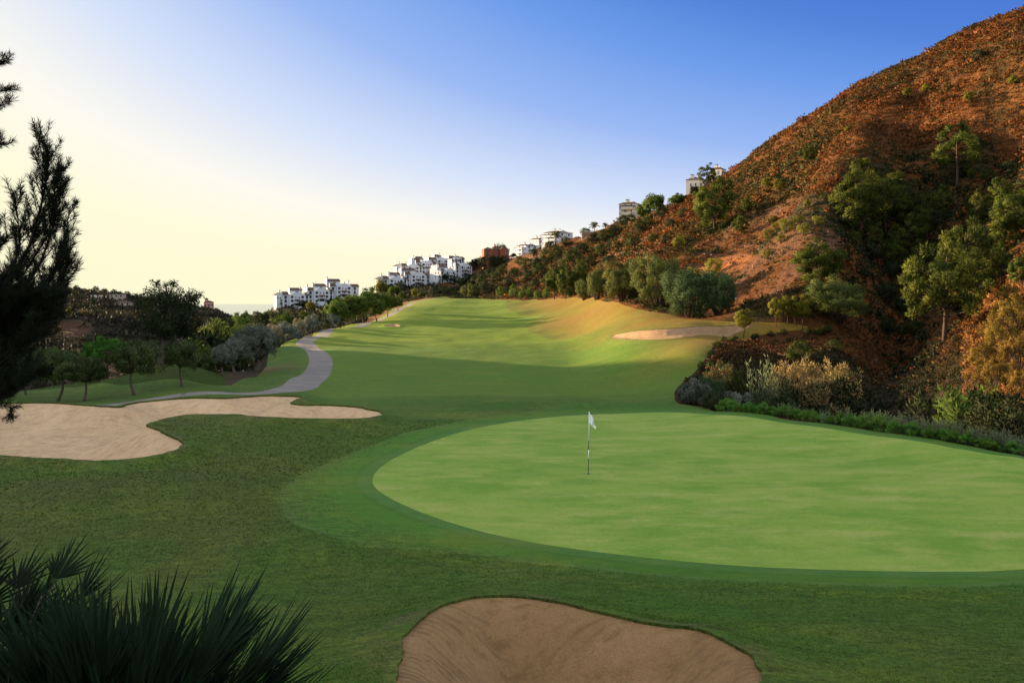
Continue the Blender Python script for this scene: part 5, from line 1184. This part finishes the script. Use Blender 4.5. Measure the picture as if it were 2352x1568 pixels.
def rough_tufts():
    n = 190000; Y = np.exp(rng.uniform(math.log(7.5), math.log(40), n)); u = rng.uniform(-120, 2480, n)
    w = warp(u, Y); x = (u - CX) * Y / F; keep = sdist(w[:, 0], w[:, 1], FZ) > 0.02
    for pl in (FB, LB): keep &= sdist(x, Y, pl) < -0.12
    dg = sdist(x, Y, GP); keep &= dg < -0.62; u, Y, x, dg = u[keep], Y[keep], x[keep], dg[keep]
    da = sdist(x, Y, AP); keep = (da < -0.1) | (rng.random(len(u)) < 0.35); u, Y, x, dg, da = u[keep], Y[keep], x[keep], dg[keep], da[keep]
    z = base_z(u, Y) + sstep(0.3, 2.5, -dg) * ((vnoise(x / 2.2, Y / 2.2, 8, 3) - 0.5) * 0.07 + (vnoise(x / 9, Y / 9, 9, 2) - 0.5) * 0.25)
    for pl, h in ((FB, 0.18), (LB, 0.22)): z += h * np.exp(-(np.minimum(sdist(x, Y, pl), 0) / 0.8) ** 2)
    m = len(u); nb = 4; d = rdir(m * nb); d[:, 2] = 0.35 + np.abs(d[:, 2]) * 0.6; d = unit(d)
    pos = np.repeat(np.stack([x, Y, z - 0.012], 1), nb, 0) + rng.normal(0, 0.022, (m * nb, 3)) * np.array([1, 1, 0])
    sz = np.repeat(rng.uniform(0.025, 0.055, m) * np.clip(Y / 18, 0.7, 1.6) * np.where(da < 0, 1.0, 0.55), nb)
    pt = vnoise(x / 1.1, Y / 0.9, 101, 4); pt2 = vnoise(x / 7, Y / 7, 31, 4)
    g0 = np.array([0.040, 0.094, 0.008]); g1 = np.array([0.072, 0.145, 0.014]); br = np.array([0.105, 0.095, 0.026])
    c = g0 + (g1 - g0) * sstep(0.3, 0.7, pt)[:, None]; kb = (sstep(0.5, 0.72, pt2) * (0.12 + 0.42 * sstep(1000, 300, u)) + 0.4 * (rng.random(m) < 0.05))[:, None]
    c = c + (br - c) * np.clip(kb, 0, 0.9); c = np.where((da > 0)[:, None], np.array([0.055, 0.145, 0.012]), c)
    c = np.repeat(c, nb, 0) * rng.uniform(0.82, 1.22, (m * nb, 1))
    V, Q, _, N = leafset(pos, d, sz, 0.010 * np.clip(np.repeat(Y, nb) / 18, 0.8, 1.6), np.zeros(m * nb), unit(d * 0.35 + np.array([0, 0, 1.0])))
    tag(link('rough_grass', npmesh('rough_grass', V, Q, vcolleaf('rough_grass_blades', 0.15), {'col': np.repeat(c, 4, 0), 'custom_normal': N}, True)), 'short tufted grass of the rough round the green', 'grass', None, 'stuff')
rough_tufts()

# ------------------------------------------------------------------ buildings
def ring_mesh(name, w, h, t=0.07, d=0.07):
    b = MB(); b.box(-w/2, w/2, -d, 0, -t, 0); b.box(-w/2, w/2, -d, 0, h, h + t); b.box(-w/2 - t, -w/2, -d, 0, -t, h + t); b.box(w/2, w/2 + t, -d, 0, -t, h + t); b.box(-0.02, 0.02, -d * 0.8, 0, 0, h)
    return b.mesh(name, M['frame'])
_wm = {}
def window(par, x, y, z, w, h, rz=0.0):
    k = (w, h)
    if k not in _wm:
        b = MB(); b.box(-w/2, w/2, -0.03, 0.02, 0, h); _wm[k] = (ring_mesh('window', w, h), b.mesh('pane', M['glass']))
    f = link('window', _wm[k][0], par); f.location = (x, y, z); f.rotation_euler = (0, 0, rz)
    link('pane', _wm[k][1], f)
def slab(par, x0, x1, y0, z0, y1, z1, th=0.16, mat='roof'):
    """tiled roof slab rising from (y0,z0) to (y1,z1)"""
    b = MB(); b.prism_x([(y0, z0), (y1, z1), (y1, z1 + th), (y0, z0 + th)], x0, x1); return b.build('roof', M[mat], par)
def hip(par, x0, x1, y0, y1, z, h, mat='roof', o=0.35):
    b = MB(); x0 -= o; x1 += o; y0 -= o; y1 += o; m = min(x1 - x0, y1 - y0) / 2
    if x1 - x0 >= y1 - y0: r0, r1 = (x0 + m, (y0 + y1) / 2, z + h), (x1 - m, (y0 + y1) / 2, z + h)
    else: r0, r1 = ((x0 + x1) / 2, y0 + m, z + h), ((x0 + x1) / 2, y1 - m, z + h)
    c = [(x0, y0, z), (x1, y0, z), (x1, y1, z), (x0, y1, z)]
    if x1 - x0 >= y1 - y0: f = [(0, 1, 5, 4), (1, 2, 5), (2, 3, 4, 5), (3, 0, 4), (3, 2, 1, 0)]
    else: f = [(0, 1, 4), (1, 2, 5, 4), (2, 3, 5), (3, 0, 4, 5), (3, 2, 1, 0)]
    b.poly(c + [r0, r1], f); return b.build('roof', M[mat], par)
def chimney(par, x, y, z0, z1, wall='white', s=0.7):
    b = MB(); b.box(x - s/2, x + s/2, y - s/2, y + s/2, z0, z1); o = b.build('chimney', M[wall], par)
    c = MB(); c.box(x - s/2 - .1, x + s/2 + .1, y - s/2 - .1, y + s/2 + .1, z1 + .003, z1 + 0.16); c.build('cap', M['roof'], o)
def villa(u, yb, Y, th, label, gw=9.2, eave=7.8, apex=9.4, lrec=3.8, rrec=2.8, pent=(-3.5, 3.6, 10.6), lend=0.0, depth=10.0, wall='white', floors=(0.4, 3.2, 5.6), terrace=True, group='white terraced villas', name='villa', lwin=True, base=-5.0, chim=((-3.9, 4.5, 12.4),)):
    loc = ((u - CX) * Y / F, Y, (HZ - yb) / F * Y)
    e = empty(name, loc, R(th), (1, 1, 0.94)); tag(e, label, 'villa', group)
    b = MB(); g = gw / 2; fl = gw * 0.16
    b.prism_y([(-g, base), (g, base), (g, eave), (fl, apex), (-fl, apex), (-g, eave)], 0, depth - 1)
    re = eave + 0.1
    if lrec: b.box(-g - lrec, -g - 0.003, 1.3, depth - 1.5, base, re); b.box(-g - lrec - .18, -g - lrec - .003, 0.9, depth - 1.2, base, re + 1.5 if not lend else re + .3)
    if rrec: b.box(g + 0.003, g + rrec, 1.5, depth - 1.5, base, re - .3)
    if lend:
        x1 = -g - lrec - .19; b.prism_y([(x1 - lend, base), (x1, base), (x1, eave + 1.3), (x1 - lend * .25, eave + 1.3), (x1 - lend, eave + 0.1)], 0.7, depth - 2)
        slab_x = MB(); slab_x.prism_y([(x1 - lend - .9, eave - .25), (x1 - lend * .25, eave + 1.4), (x1 - lend * .25, eave + 1.55), (x1 - lend - .9, eave - .1)], 1.1, depth - 1.6); slab_x.build('roof', M['roof'], e)
        window(e, x1 - lend * .3, 0.7, 5.2, 0.45, 1.1); window(e, x1 - lend * .75, 0.7, 5.2, 0.45, 1.1)
    if pent:
        a, c, h = pent; b.box(a, c, 4.2, depth - 1.3, eave - 1, h); b.box(a - .22, a - .003, 3.9, depth - 1.1, eave - 1, h + 1.35)
        slab(e, a, c + .3, 3.8, h - .05, 7.2, h + 1.5)
        window(e, (a + c) / 2 + .6, 4.2, h - 1.0, 1.3, 0.45)
    b.build('walls', M[wall], e)
    if lrec: slab(e, -g - lrec, -g - .003, 0.8, re - .1, 4.0, re + 1.7)
    if rrec: slab(e, g + .003, g + rrec + .25, 1.0, re - .45, 4.2, re + 1.2)
    for z in floors:
        window(e, -g * .66, 0, z, 1.35, 1.4); window(e, g * .66, 0, z, 1.35, 1.4)
        if lrec: window(e, -g - lrec / 2, 1.3, z - .35, 1.25, 1.8)
        if rrec: window(e, g + rrec / 2, 1.5, z - .35, 1.1, 1.8)
    window(e, -0.9, 0, floors[-1] + .25, 0.5, 0.8); window(e, 1.1, 0, floors[-1] - .1, 0.55, 1.0)
    window(e, 0.1, 0, floors[1] + .1, 0.5, 0.9)
    slab(e, -1.7, 1.8, -1.0, floors[-1] - 1.55, -0.003, floors[-1] - .8)
    if terrace:
        t = MB(); t.box(-1.4, 1.6, -0.05, 0.0, 0.1, 2.35); o = t.build('terrace_shade_panel', M['shade'], e)  # dark panel painted for the shade inside the open terrace
        k = MB(); k.box(-2.5, 2.7, -1.5, -0.06, 2.4, 2.58); k.box(-2.5, -2.25, -1.5, -1.25, -.2, 2.4); k.box(2.45, 2.7, -1.5, -1.25, -.2, 2.4); k.build('pergola', M['shade'], e)
        p = MB(); p.box(-3.0, 3.2, -2.0, -1.85, base, 0.75); p.build('terrace_wall', M[wall], e)
    if lwin:
        xl = -g - (lrec + .18 if lrec else 0) - (lend + .01 if lend else 0) - .003
        for z in floors[1:]:
            for yy in (3.0, 5.6): window(e, xl, yy, z, 0.45, 1.1, -math.pi / 2)
    for cx_, cy_, cz_ in chim: chimney(e, cx_, cy_, eave, cz_, wall)
    return e
TH = 28
villa(683, 705.3, 470, TH, 'leftmost villa of the lowest white row, with a lit end wall beside the sea', lend=3.3, chim=((-9.5, 4, 10.5), (2.8, 5, 12.6)))
villa(739.5, 695.0, 478, TH, 'middle villa of the lowest white row, on the second step', chim=((-8.0, 3, 11.6), (-4.2, 5, 12.6)))
villa(790.5, 684.5, 486, TH, 'topmost right villa of the lowest white row, with the highest penthouse', pent=(-9.4, -1.4, 10.9), chim=((-9.3, 4.4, 13.6), (1.5, 5, 10.6), (4.4, 6, 11.6)), rrec=5.0)
villa(911, 667.5, 492, 24, 'left front villa of the middle white group, half behind a golden tree', lend=2.8, chim=((-8.6, 4, 11.0), (-3.8, 5, 12.4)))
villa(961, 657.5, 500, 24, 'right front villa of the middle white group, with a broad gable and terrace', pent=(-9.8, -1.2, 10.6), chim=((-9.6, 4.4, 13.2),), rrec=4.2)
villa(1035, 648.5, 503, 50, 'villa with the wide sunlit end wall behind the cypresses', gw=8.4, lrec=3.4, lend=0, depth=12, pent=(-6.5, 1.5, 10.3), chim=((-8.2, 3.5, 12.2),))
villa(1069, 636.0, 512, 48, 'right hand villa at the end of the middle white group', gw=8.0, depth=9, pent=(-8, -1, 10.8), rrec=3.4, chim=((-6, 4, 13.0), (-1, 5, 10.6)))
villa(950, 636.0, 535, 24, 'left villa of the upper white row, its lit side against the sky', gw=8.0, lend=3.6, pent=None, chim=((-9, 4, 10.8), (-4, 5, 11)), terrace=False)
villa(981.5, 628.0, 542, 30, 'middle villa of the upper white row beside a cypress', gw=8.4, pent=(-9.5, -4.2, 9.9), chim=((-8.6, 4, 12.8),), terrace=False)
villa(1017, 616.0, 552, 28, 'right villa of the upper white row behind green trees', gw=8.0, eave=6.2, apex=7.8, floors=(0.4, 2.2, 4.2), lrec=6, pent=(-4.5, 0.5, 8.8), chim=((-7, 5, 9.6), (0, 6, 11.5)), terrace=False)
villa(985, 608.0, 575, 28, 'villa mostly hidden behind the upper row, only roofs showing', gw=8, eave=4.4, apex=5.6, floors=(0.2, 1.2, 2.6), lrec=6, rrec=7, pent=None, chim=((-4, 4, 7), (2, 5, 6.8)), terrace=False)
villa(1051, 600.0, 575, 32, 'topmost villa of the white group at the skyline, with a long brown roof', gw=7, eave=2.4, apex=3.2, floors=(-1.8, -0.6, 0.4), lrec=3, rrec=3, pent=(-4.5, 4.5, 2.9), chim=((0.5, 5, 5.5),), terrace=False)
# the larger villas up the hill
def hill_villa(u, yb, Y, th, label, w=8.5, d=9.0, h=8.0, wall='cream', bal=True, gab=True, floors=3, name='hill_villa', sidewin=2):
    loc = ((u - CX) * Y / F, Y, (HZ - yb) / F * Y); e = empty(name, loc, R(th)); tag(e, label, 'villa', 'large villas up the hill')
    b = MB(); b.box(0, w, 0, d, -6, h)
    if gab: b.prism_y([(w * .42, h - 1), (w, h - 1), (w, h + 0.9), (w * .75, h + 1.8), (w * .65, h + 1.8), (w * .42, h + 0.8)], d * .35, d * .9)
    b.build('walls', M[wall], e)
    hip(e, 0, w * .40 if gab else w, 0, d, h + .003, 1.0 if gab else 1.5)
    if gab: slab(e, w * .41, w + .2, -.4, h - .1 + .16, d * .35 - .01, h + 0.8)
    if bal:
        for k in range(floors):
            z = k * h / floors + .1; t = MB(); t.box(-2.6, -.003, 0.8, d - 1.0, z - .2, z); t.box(-2.6, -2.45, 0.8, d - 1.0, z, z + 1.0); t.box(-2.6, -.003, 0.8, 0.95, z + .002, z + 1.0)
            t.build('balcony', M[wall], e)
        t = MB(); t.box(-2.6, -2.1, 0.8, 1.3, -6, h - 1.4); t.box(-2.6, -2.1, d - 1.6, d - 1.0, -6, h - 1.4); t.build('balcony_pier', M[wall], e)
        slab(e, -2.9, -.003, 0.5, h - 1.35, d - .7, h - 1.25)
    for k in range(floors):
        z = k * h / floors + 0.9
        for f in (.25, .72): window(e, w * f, 0, z, 1.0, 1.3)
        for j in range(sidewin): window(e, -.003, d * (.3 + .35 * j), z, 0.5, 1.5, -math.pi / 2)
    chimney(e, w * .3, d * .55, h, h + 2.3, wall, 1.0)
    chimney(e, w * .92, d * .8, h, h + 3.0, wall, 0.8)
    return e
hill_villa(1462.5, 506, 392, 66, 'three storey sunlit villa with stacked balconies standing alone on the hill crest', w=8.0, d=9.0, h=8.3, floors=3)
hill_villa(1283, 566, 452, 46, 'white villa on the hill with a lit end wall, a palm before it', w=12.5, d=11.5, h=8.2, wall='white', floors=3)
hill_villa(1208, 590, 500, 42, 'lower white villa on the hill, partly behind its neighbour and right of the orange house', w=11, d=9, h=7.2, wall='white', floors=3)
hill_villa(1237, 572, 520, 42, 'villa roof showing between the two white hill villas', w=8, d=8, h=6.5, wall='white', floors=2, bal=False)
hill_villa(1607, 432, 372, 60, 'pale hilltop villa on the skyline left of the umbrella pine', w=5, d=6.5, h=4.2, floors=1, bal=False, gab=False)
hill_villa(1657, 404, 372, 55, 'pale hilltop villa on the skyline right of the umbrella pine', w=6, d=5.5, h=3.4, floors=1, bal=False)
def orange_house():
    Y = 520; u, yb = 1112, 599; e = empty('orange_house', ((u - CX) * Y / F, Y, (HZ - yb) / F * Y), R(12)); tag(e, 'terracotta orange house with two gabled wings standing in dark trees', 'house')
    W = 16.5; b = MB(); b.box(0, 6, 0.6, 9, -5, 7.6); b.box(6.003, 10.5, 2.0, 9, -5, 7.8)
    b.prism_y([(10.503, -5), (W, -5), (W, 7.2), (13.5, 9.2), (10.503, 7.2)], 0, 9); b.box(7.2, 9.2, 4, 7, 7.801, 10.0)
    b.build('walls', M['orange'], e)
    hip(e, 0, 6, .6, 9, 7.603, 1.6, 'roof'); slab(e, 6.01, 10.49, 1.6, 7.75, 5, 9.2)
    for s in (-1, 1):
        r = MB(); r.prism_y([(13.5, 9.22), (13.5 + s * 3.4, 6.95), (13.5 + s * 3.4, 7.12), (13.5, 9.4)][::s], -.35, 9.2); r.build('roof', M['roof'], e)
    for z in (0.8, 3.4, 5.6):
        window(e, 2.6, .6, z, 1.6, 1.2); window(e, 8.2, 2.0, z, 1.0, 1.1); window(e, 15.0, 0, z, 1.6, 1.4)
    t = MB(); t.box(-2.2, -.003, .6, 6, 2.3, 2.5); t.box(-2.2, -2.05, .6, 6, 2.5, 3.3); t.box(-2.2, -1.8, .6, 1.0, -5, 2.3); t.build('balcony', M['orange'], e)
    chimney(e, 8.2, 5.5, 10.0, 11.2, 'orange', .8)
orange_house()
def far_house(u, yb, Y, th, w, d, h, wall, label, roof=True, tower=False, group=None, wn=3):
    e = empty('far_house', ((u - CX) * Y / F, Y, (HZ - yb) / F * Y), R(th)); tag(e, label, 'house', group)
    b = MB(); b.box(0, w, 0, d, -4, h)
    if tower: b.box(w * .1, w * .45, d * .2, d * .6, h - .5, h + 2.6)
    b.build('walls', M[wall], e)
    if roof: hip(e, 0, w, 0, d, h + .003, 1.3)
    if tower: hip(e, w * .1, w * .45, d * .2, d * .6, h + 2.603, .9)
    for k in range(wn): window(e, w * (k + .5) / wn, 0, h * .35, 1.1, 1.2)
far_house(468, 707, 640, 20, 7.5, 6, 4.6, 'pink', 'pink house with a tower on the end of the far left ridge', tower=True)
far_house(81, 741, 305, 5, 10, 6, 2.2, 'cream', 'low pale house on the brown cliff at the far left', roof=False)
far_house(208, 683, 560, 8, 6.5, 5, 1.6, 'cream', 'small flat white house on the far left hillside', roof=False, wn=2)
far_house(251, 684, 560, 4, 9.5, 5, 2.4, 'stone', 'long grey brown building below the ridge of the far left hill', roof=False)
far_house(262, 702, 520, 6, 10, 6, 1.8, 'stone', 'low house with a terracotta roof on the far left hillside', roof=True)
b = MB(); b.box(0, 11.5, 0, 0.35, -4, 0.9); o = b.build('garden_wall', M['white']); o.location = ((952 - CX) * 488 / F, 488, (HZ - 664.5) / F * 488); o.rotation_euler = (0, 0, R(20)); tag(o, 'long low white garden wall below the terrace of the middle villas', 'wall')
b = MB(); b.prism_x([(0, -4), (0.8, -4), (0.8, 3.2), (0.3, 3.4)], 0, 6.5); o = b.build('retaining_wall', M['rock']); o.location = ((1337 - CX) * 415 / F, 415, (HZ - 547) / F * 415); o.rotation_euler = (0, 0, R(15)); tag(o, 'pale stone retaining wall under the skyline, right of the villa with the palm', 'wall')
def car():
    Y = 512; e = empty('parked_car', ((1171 - CX) * Y / F, Y, (HZ - 595) / F * Y + 0.2), R(8)); tag(e, 'white car parked right of the orange house', 'car')
    b = MB(); b.prism_y([(0, .3), (4.2, .3), (4.2, .75), (3.9, .95), (3.2, 1.0), (2.7, 1.45), (1.0, 1.48), (0.3, 1.0), (0, .9)], -.85, .85); b.build('body', M['paint_white'], e)
    g = MB(); g.prism_y([(0.62, 1.02), (3.0, 1.02), (2.62, 1.38), (1.1, 1.4)], -.87, .87); g.build('windows', M['glass'], e)
    for x in (0.85, 3.35):
        for y in (-.8, .8):
            t = MB(); t.tube([(x, y - .1, .32), (x, y + .1, .32)], [.32, .32], 12); t.build('wheel', M['tyre'], e)
car()
# ------------------------------------------------------------------ flagstick and hole
def flag():
    Yf = hit(1351, 1088.5); zf = float(base_z(1351, Yf)[0]); X = (1351 - CX) * Yf / F; s = Yf / F
    H = (1088.5 - 945.5) * s
    e = empty('flagstick', (X, Yf, zf), 0); tag(e, 'black and white banded flagstick with a limp white flag standing in the hole', 'flagstick')
    e.rotation_euler = (0, R(0.9), 0)
    p = (0, .245, .390, .535, 1.0); 
    for i, (z0, z1) in enumerate(zip(p[:-1], p[1:])):
        b = MB(); r0 = 0.0115; b.tube([(0, 0, z0 * H - (0.1 if i == 0 else 0)), (0, 0, z1 * H)], [r0, r0], 10); b.build('pole_band', M['paint_black'] if i % 2 == 0 else M['paint_white'], e, True)
    # cloth hanging down from its hoist
    nu, nv = 14, 22; V, Fc = [], []
    top, bot = H * 0.985, H * 0.735
    for i in range(nu):
        f = i / (nu - 1)
        for j in range(nv):
            g = j / (nv - 1)
            z = top - (top - bot) * g * 0.62 - f * (0.06 + 0.36 * (0.35 + 0.65 * g)) * (top - bot) * 1.0
            x = 0.012 + 0.205 * f * (0.45 + 0.55 * min(1, g * 1.3)) - 0.02 * math.sin(f * 3) + 0.018 * f * math.sin(g * 9)
            y = 0.045 * math.sin(f * 9 + g * 2) * (0.3 + f)
            V.append((x, y, z))
    for i in range(nu - 1):
        for j in range(nv - 1): a = i * nv + j; Fc.append((a, a + nv, a + nv + 1, a + 1))
    b = MB(); b.poly(V, Fc); b.build('flag', M['cloth'], e, True)
    b = MB(); b.tube([(0, 0, -0.1), (0, 0, 0.004)], [0.062, 0.062], 20); o = b.build('hole_cup', M['paint_black']); o.location = (X, Yf, zf + 0.004)
    tag(o, 'dark round hole in the green at the foot of the flagstick', 'golf hole')
flag()


# ------------------------------------------------------------------ light, sky, camera
az, el = R(SUN_AZ), R(SUN_EL)
sdir = Vector((-math.sin(az) * math.cos(el), math.cos(az) * math.cos(el), math.sin(el)))
sun = bpy.data.lights.new('sun', 'SUN'); sun.energy = 5.0; sun.angle = R(0.53); sun.color = (1.0, 0.72, 0.42)
so = bpy.data.objects.new('sun', sun); COL.objects.link(so); so.rotation_euler = sdir.to_track_quat('Z', 'Y').to_euler()
w = bpy.data.worlds.new('World'); SC.world = w; w.use_nodes = True
nt = w.node_tree; nt.nodes.clear()
sky = nt.nodes.new('ShaderNodeTexSky'); sky.sky_type = 'NISHITA'; sky.sun_disc = False
sky.sun_elevation = el; sky.sun_rotation = -az; sky.altitude = 100; sky.air_density = 1.0; sky.dust_density = 1.0; sky.ozone_density = 1.0
bg = nt.nodes.new('ShaderNodeBackground'); bg.inputs[1].default_value = 0.15
def hsv(src, sat, val):
    h = nt.nodes.new('ShaderNodeHueSaturation'); h.inputs['Saturation'].default_value = sat; h.inputs['Value'].default_value = val
    nt.links.new(src, h.inputs['Color']); return h.outputs[0]
tc = nt.nodes.new('ShaderNodeTexCoord'); D = tc.outputs['Generated']
def wm(op, a, b=0.0):
    n = nt.nodes.new('ShaderNodeMath'); n.operation = op
    for i, v in enumerate((a, b)):
        if isinstance(v, bpy.types.NodeSocket): nt.links.new(v, n.inputs[i])
        else: n.inputs[i].default_value = v
    return n.outputs[0]
sx = nt.nodes.new('ShaderNodeSeparateXYZ'); nt.links.new(D, sx.inputs[0])
dt = nt.nodes.new('ShaderNodeVectorMath'); dt.operation = 'DOT_PRODUCT'; nt.links.new(D, dt.inputs[0]); dt.inputs[1].default_value = sdir
theta = wm('DIVIDE', wm('SUBTRACT', wm("ARCCOSINE", dt.outputs["Value"]), R(33)), R(50))       # 0 near the glow, 1 away from the sun
elev = wm('DIVIDE', wm('ARCSINE', sx.outputs['Z']), R(20))
tt = wm('MULTIPLY', elev, wm('ADD', wm('MULTIPLY', theta, 0.86), 0.36))
cr = nt.nodes.new('ShaderNodeValToRGB'); nt.links.new(wm('DIVIDE', tt, 1.3), cr.inputs[0])
def lin(c): return tuple(((v / 255 + 0.055) / 1.055) ** 2.4 if v > 10 else v / 3294 for v in c) + (1,)
stops = [(0.0, (255, 250, 210)), (0.11, (255, 251, 217)), (0.21, (254, 251, 240)), (0.35, (217, 229, 250)), (0.60, (154, 186, 244)), (0.87, (110, 157, 234)), (1.08, (84, 133, 219)), (1.29, (72, 119, 209))]
els = cr.color_ramp.elements
while len(els) < len(stops): els.new(0.5)
for e_, (p_, c_) in zip(els, stops): e_.position = p_ / 1.3; e_.color = lin(c_)
gain = 2.0 ** -EXPO / 0.15
fr = nt.nodes.new('ShaderNodeMix'); fr.data_type = 'RGBA'; fr.blend_type = 'MULTIPLY'; fr.inputs[0].default_value = 1.0
nt.links.new(cr.outputs[0], fr.inputs[6]); fr.inputs[7].default_value = (gain, gain, gain, 1)
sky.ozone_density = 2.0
back = hsv(sky.outputs[0], 0.28, 1.35)            # sky overhead and behind, boosted and greyed as added fill out of view
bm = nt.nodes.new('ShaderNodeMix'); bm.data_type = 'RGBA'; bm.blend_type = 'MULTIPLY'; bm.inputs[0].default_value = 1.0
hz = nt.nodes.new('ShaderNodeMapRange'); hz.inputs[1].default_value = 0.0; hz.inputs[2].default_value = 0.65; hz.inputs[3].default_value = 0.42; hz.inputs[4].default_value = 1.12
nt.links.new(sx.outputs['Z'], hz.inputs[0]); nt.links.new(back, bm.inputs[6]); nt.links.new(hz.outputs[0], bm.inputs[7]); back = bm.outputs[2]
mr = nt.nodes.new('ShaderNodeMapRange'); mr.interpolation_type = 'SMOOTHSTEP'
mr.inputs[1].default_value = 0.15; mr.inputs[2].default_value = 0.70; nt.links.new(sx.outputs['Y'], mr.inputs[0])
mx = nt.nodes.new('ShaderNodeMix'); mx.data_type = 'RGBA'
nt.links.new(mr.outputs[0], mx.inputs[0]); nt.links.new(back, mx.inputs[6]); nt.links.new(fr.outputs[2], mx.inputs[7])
wo = nt.nodes.new('ShaderNodeOutputWorld')
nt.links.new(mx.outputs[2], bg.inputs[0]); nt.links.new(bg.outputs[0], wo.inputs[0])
cam = bpy.data.cameras.new('camera'); cam.sensor_width = 36; cam.lens = 36 * F / 2352; cam.shift_y = -(784 - HZ) / 2352
cam.clip_end = 90000; cam.clip_start = 0.05
co = bpy.data.objects.new('camera', cam); COL.objects.link(co); co.location = (0, 0, 0); co.rotation_euler = (R(90), 0, 0)
SC.camera = co
SC.view_settings.view_transform = 'Standard'; SC.view_settings.look = 'None'; SC.view_settings.exposure = EXPO; SC.view_settings.gamma = 1.0
SC.cycles.max_bounces = 6; SC.cycles.transparent_max_bounces = 8
SC.cycles.use_denoising = True
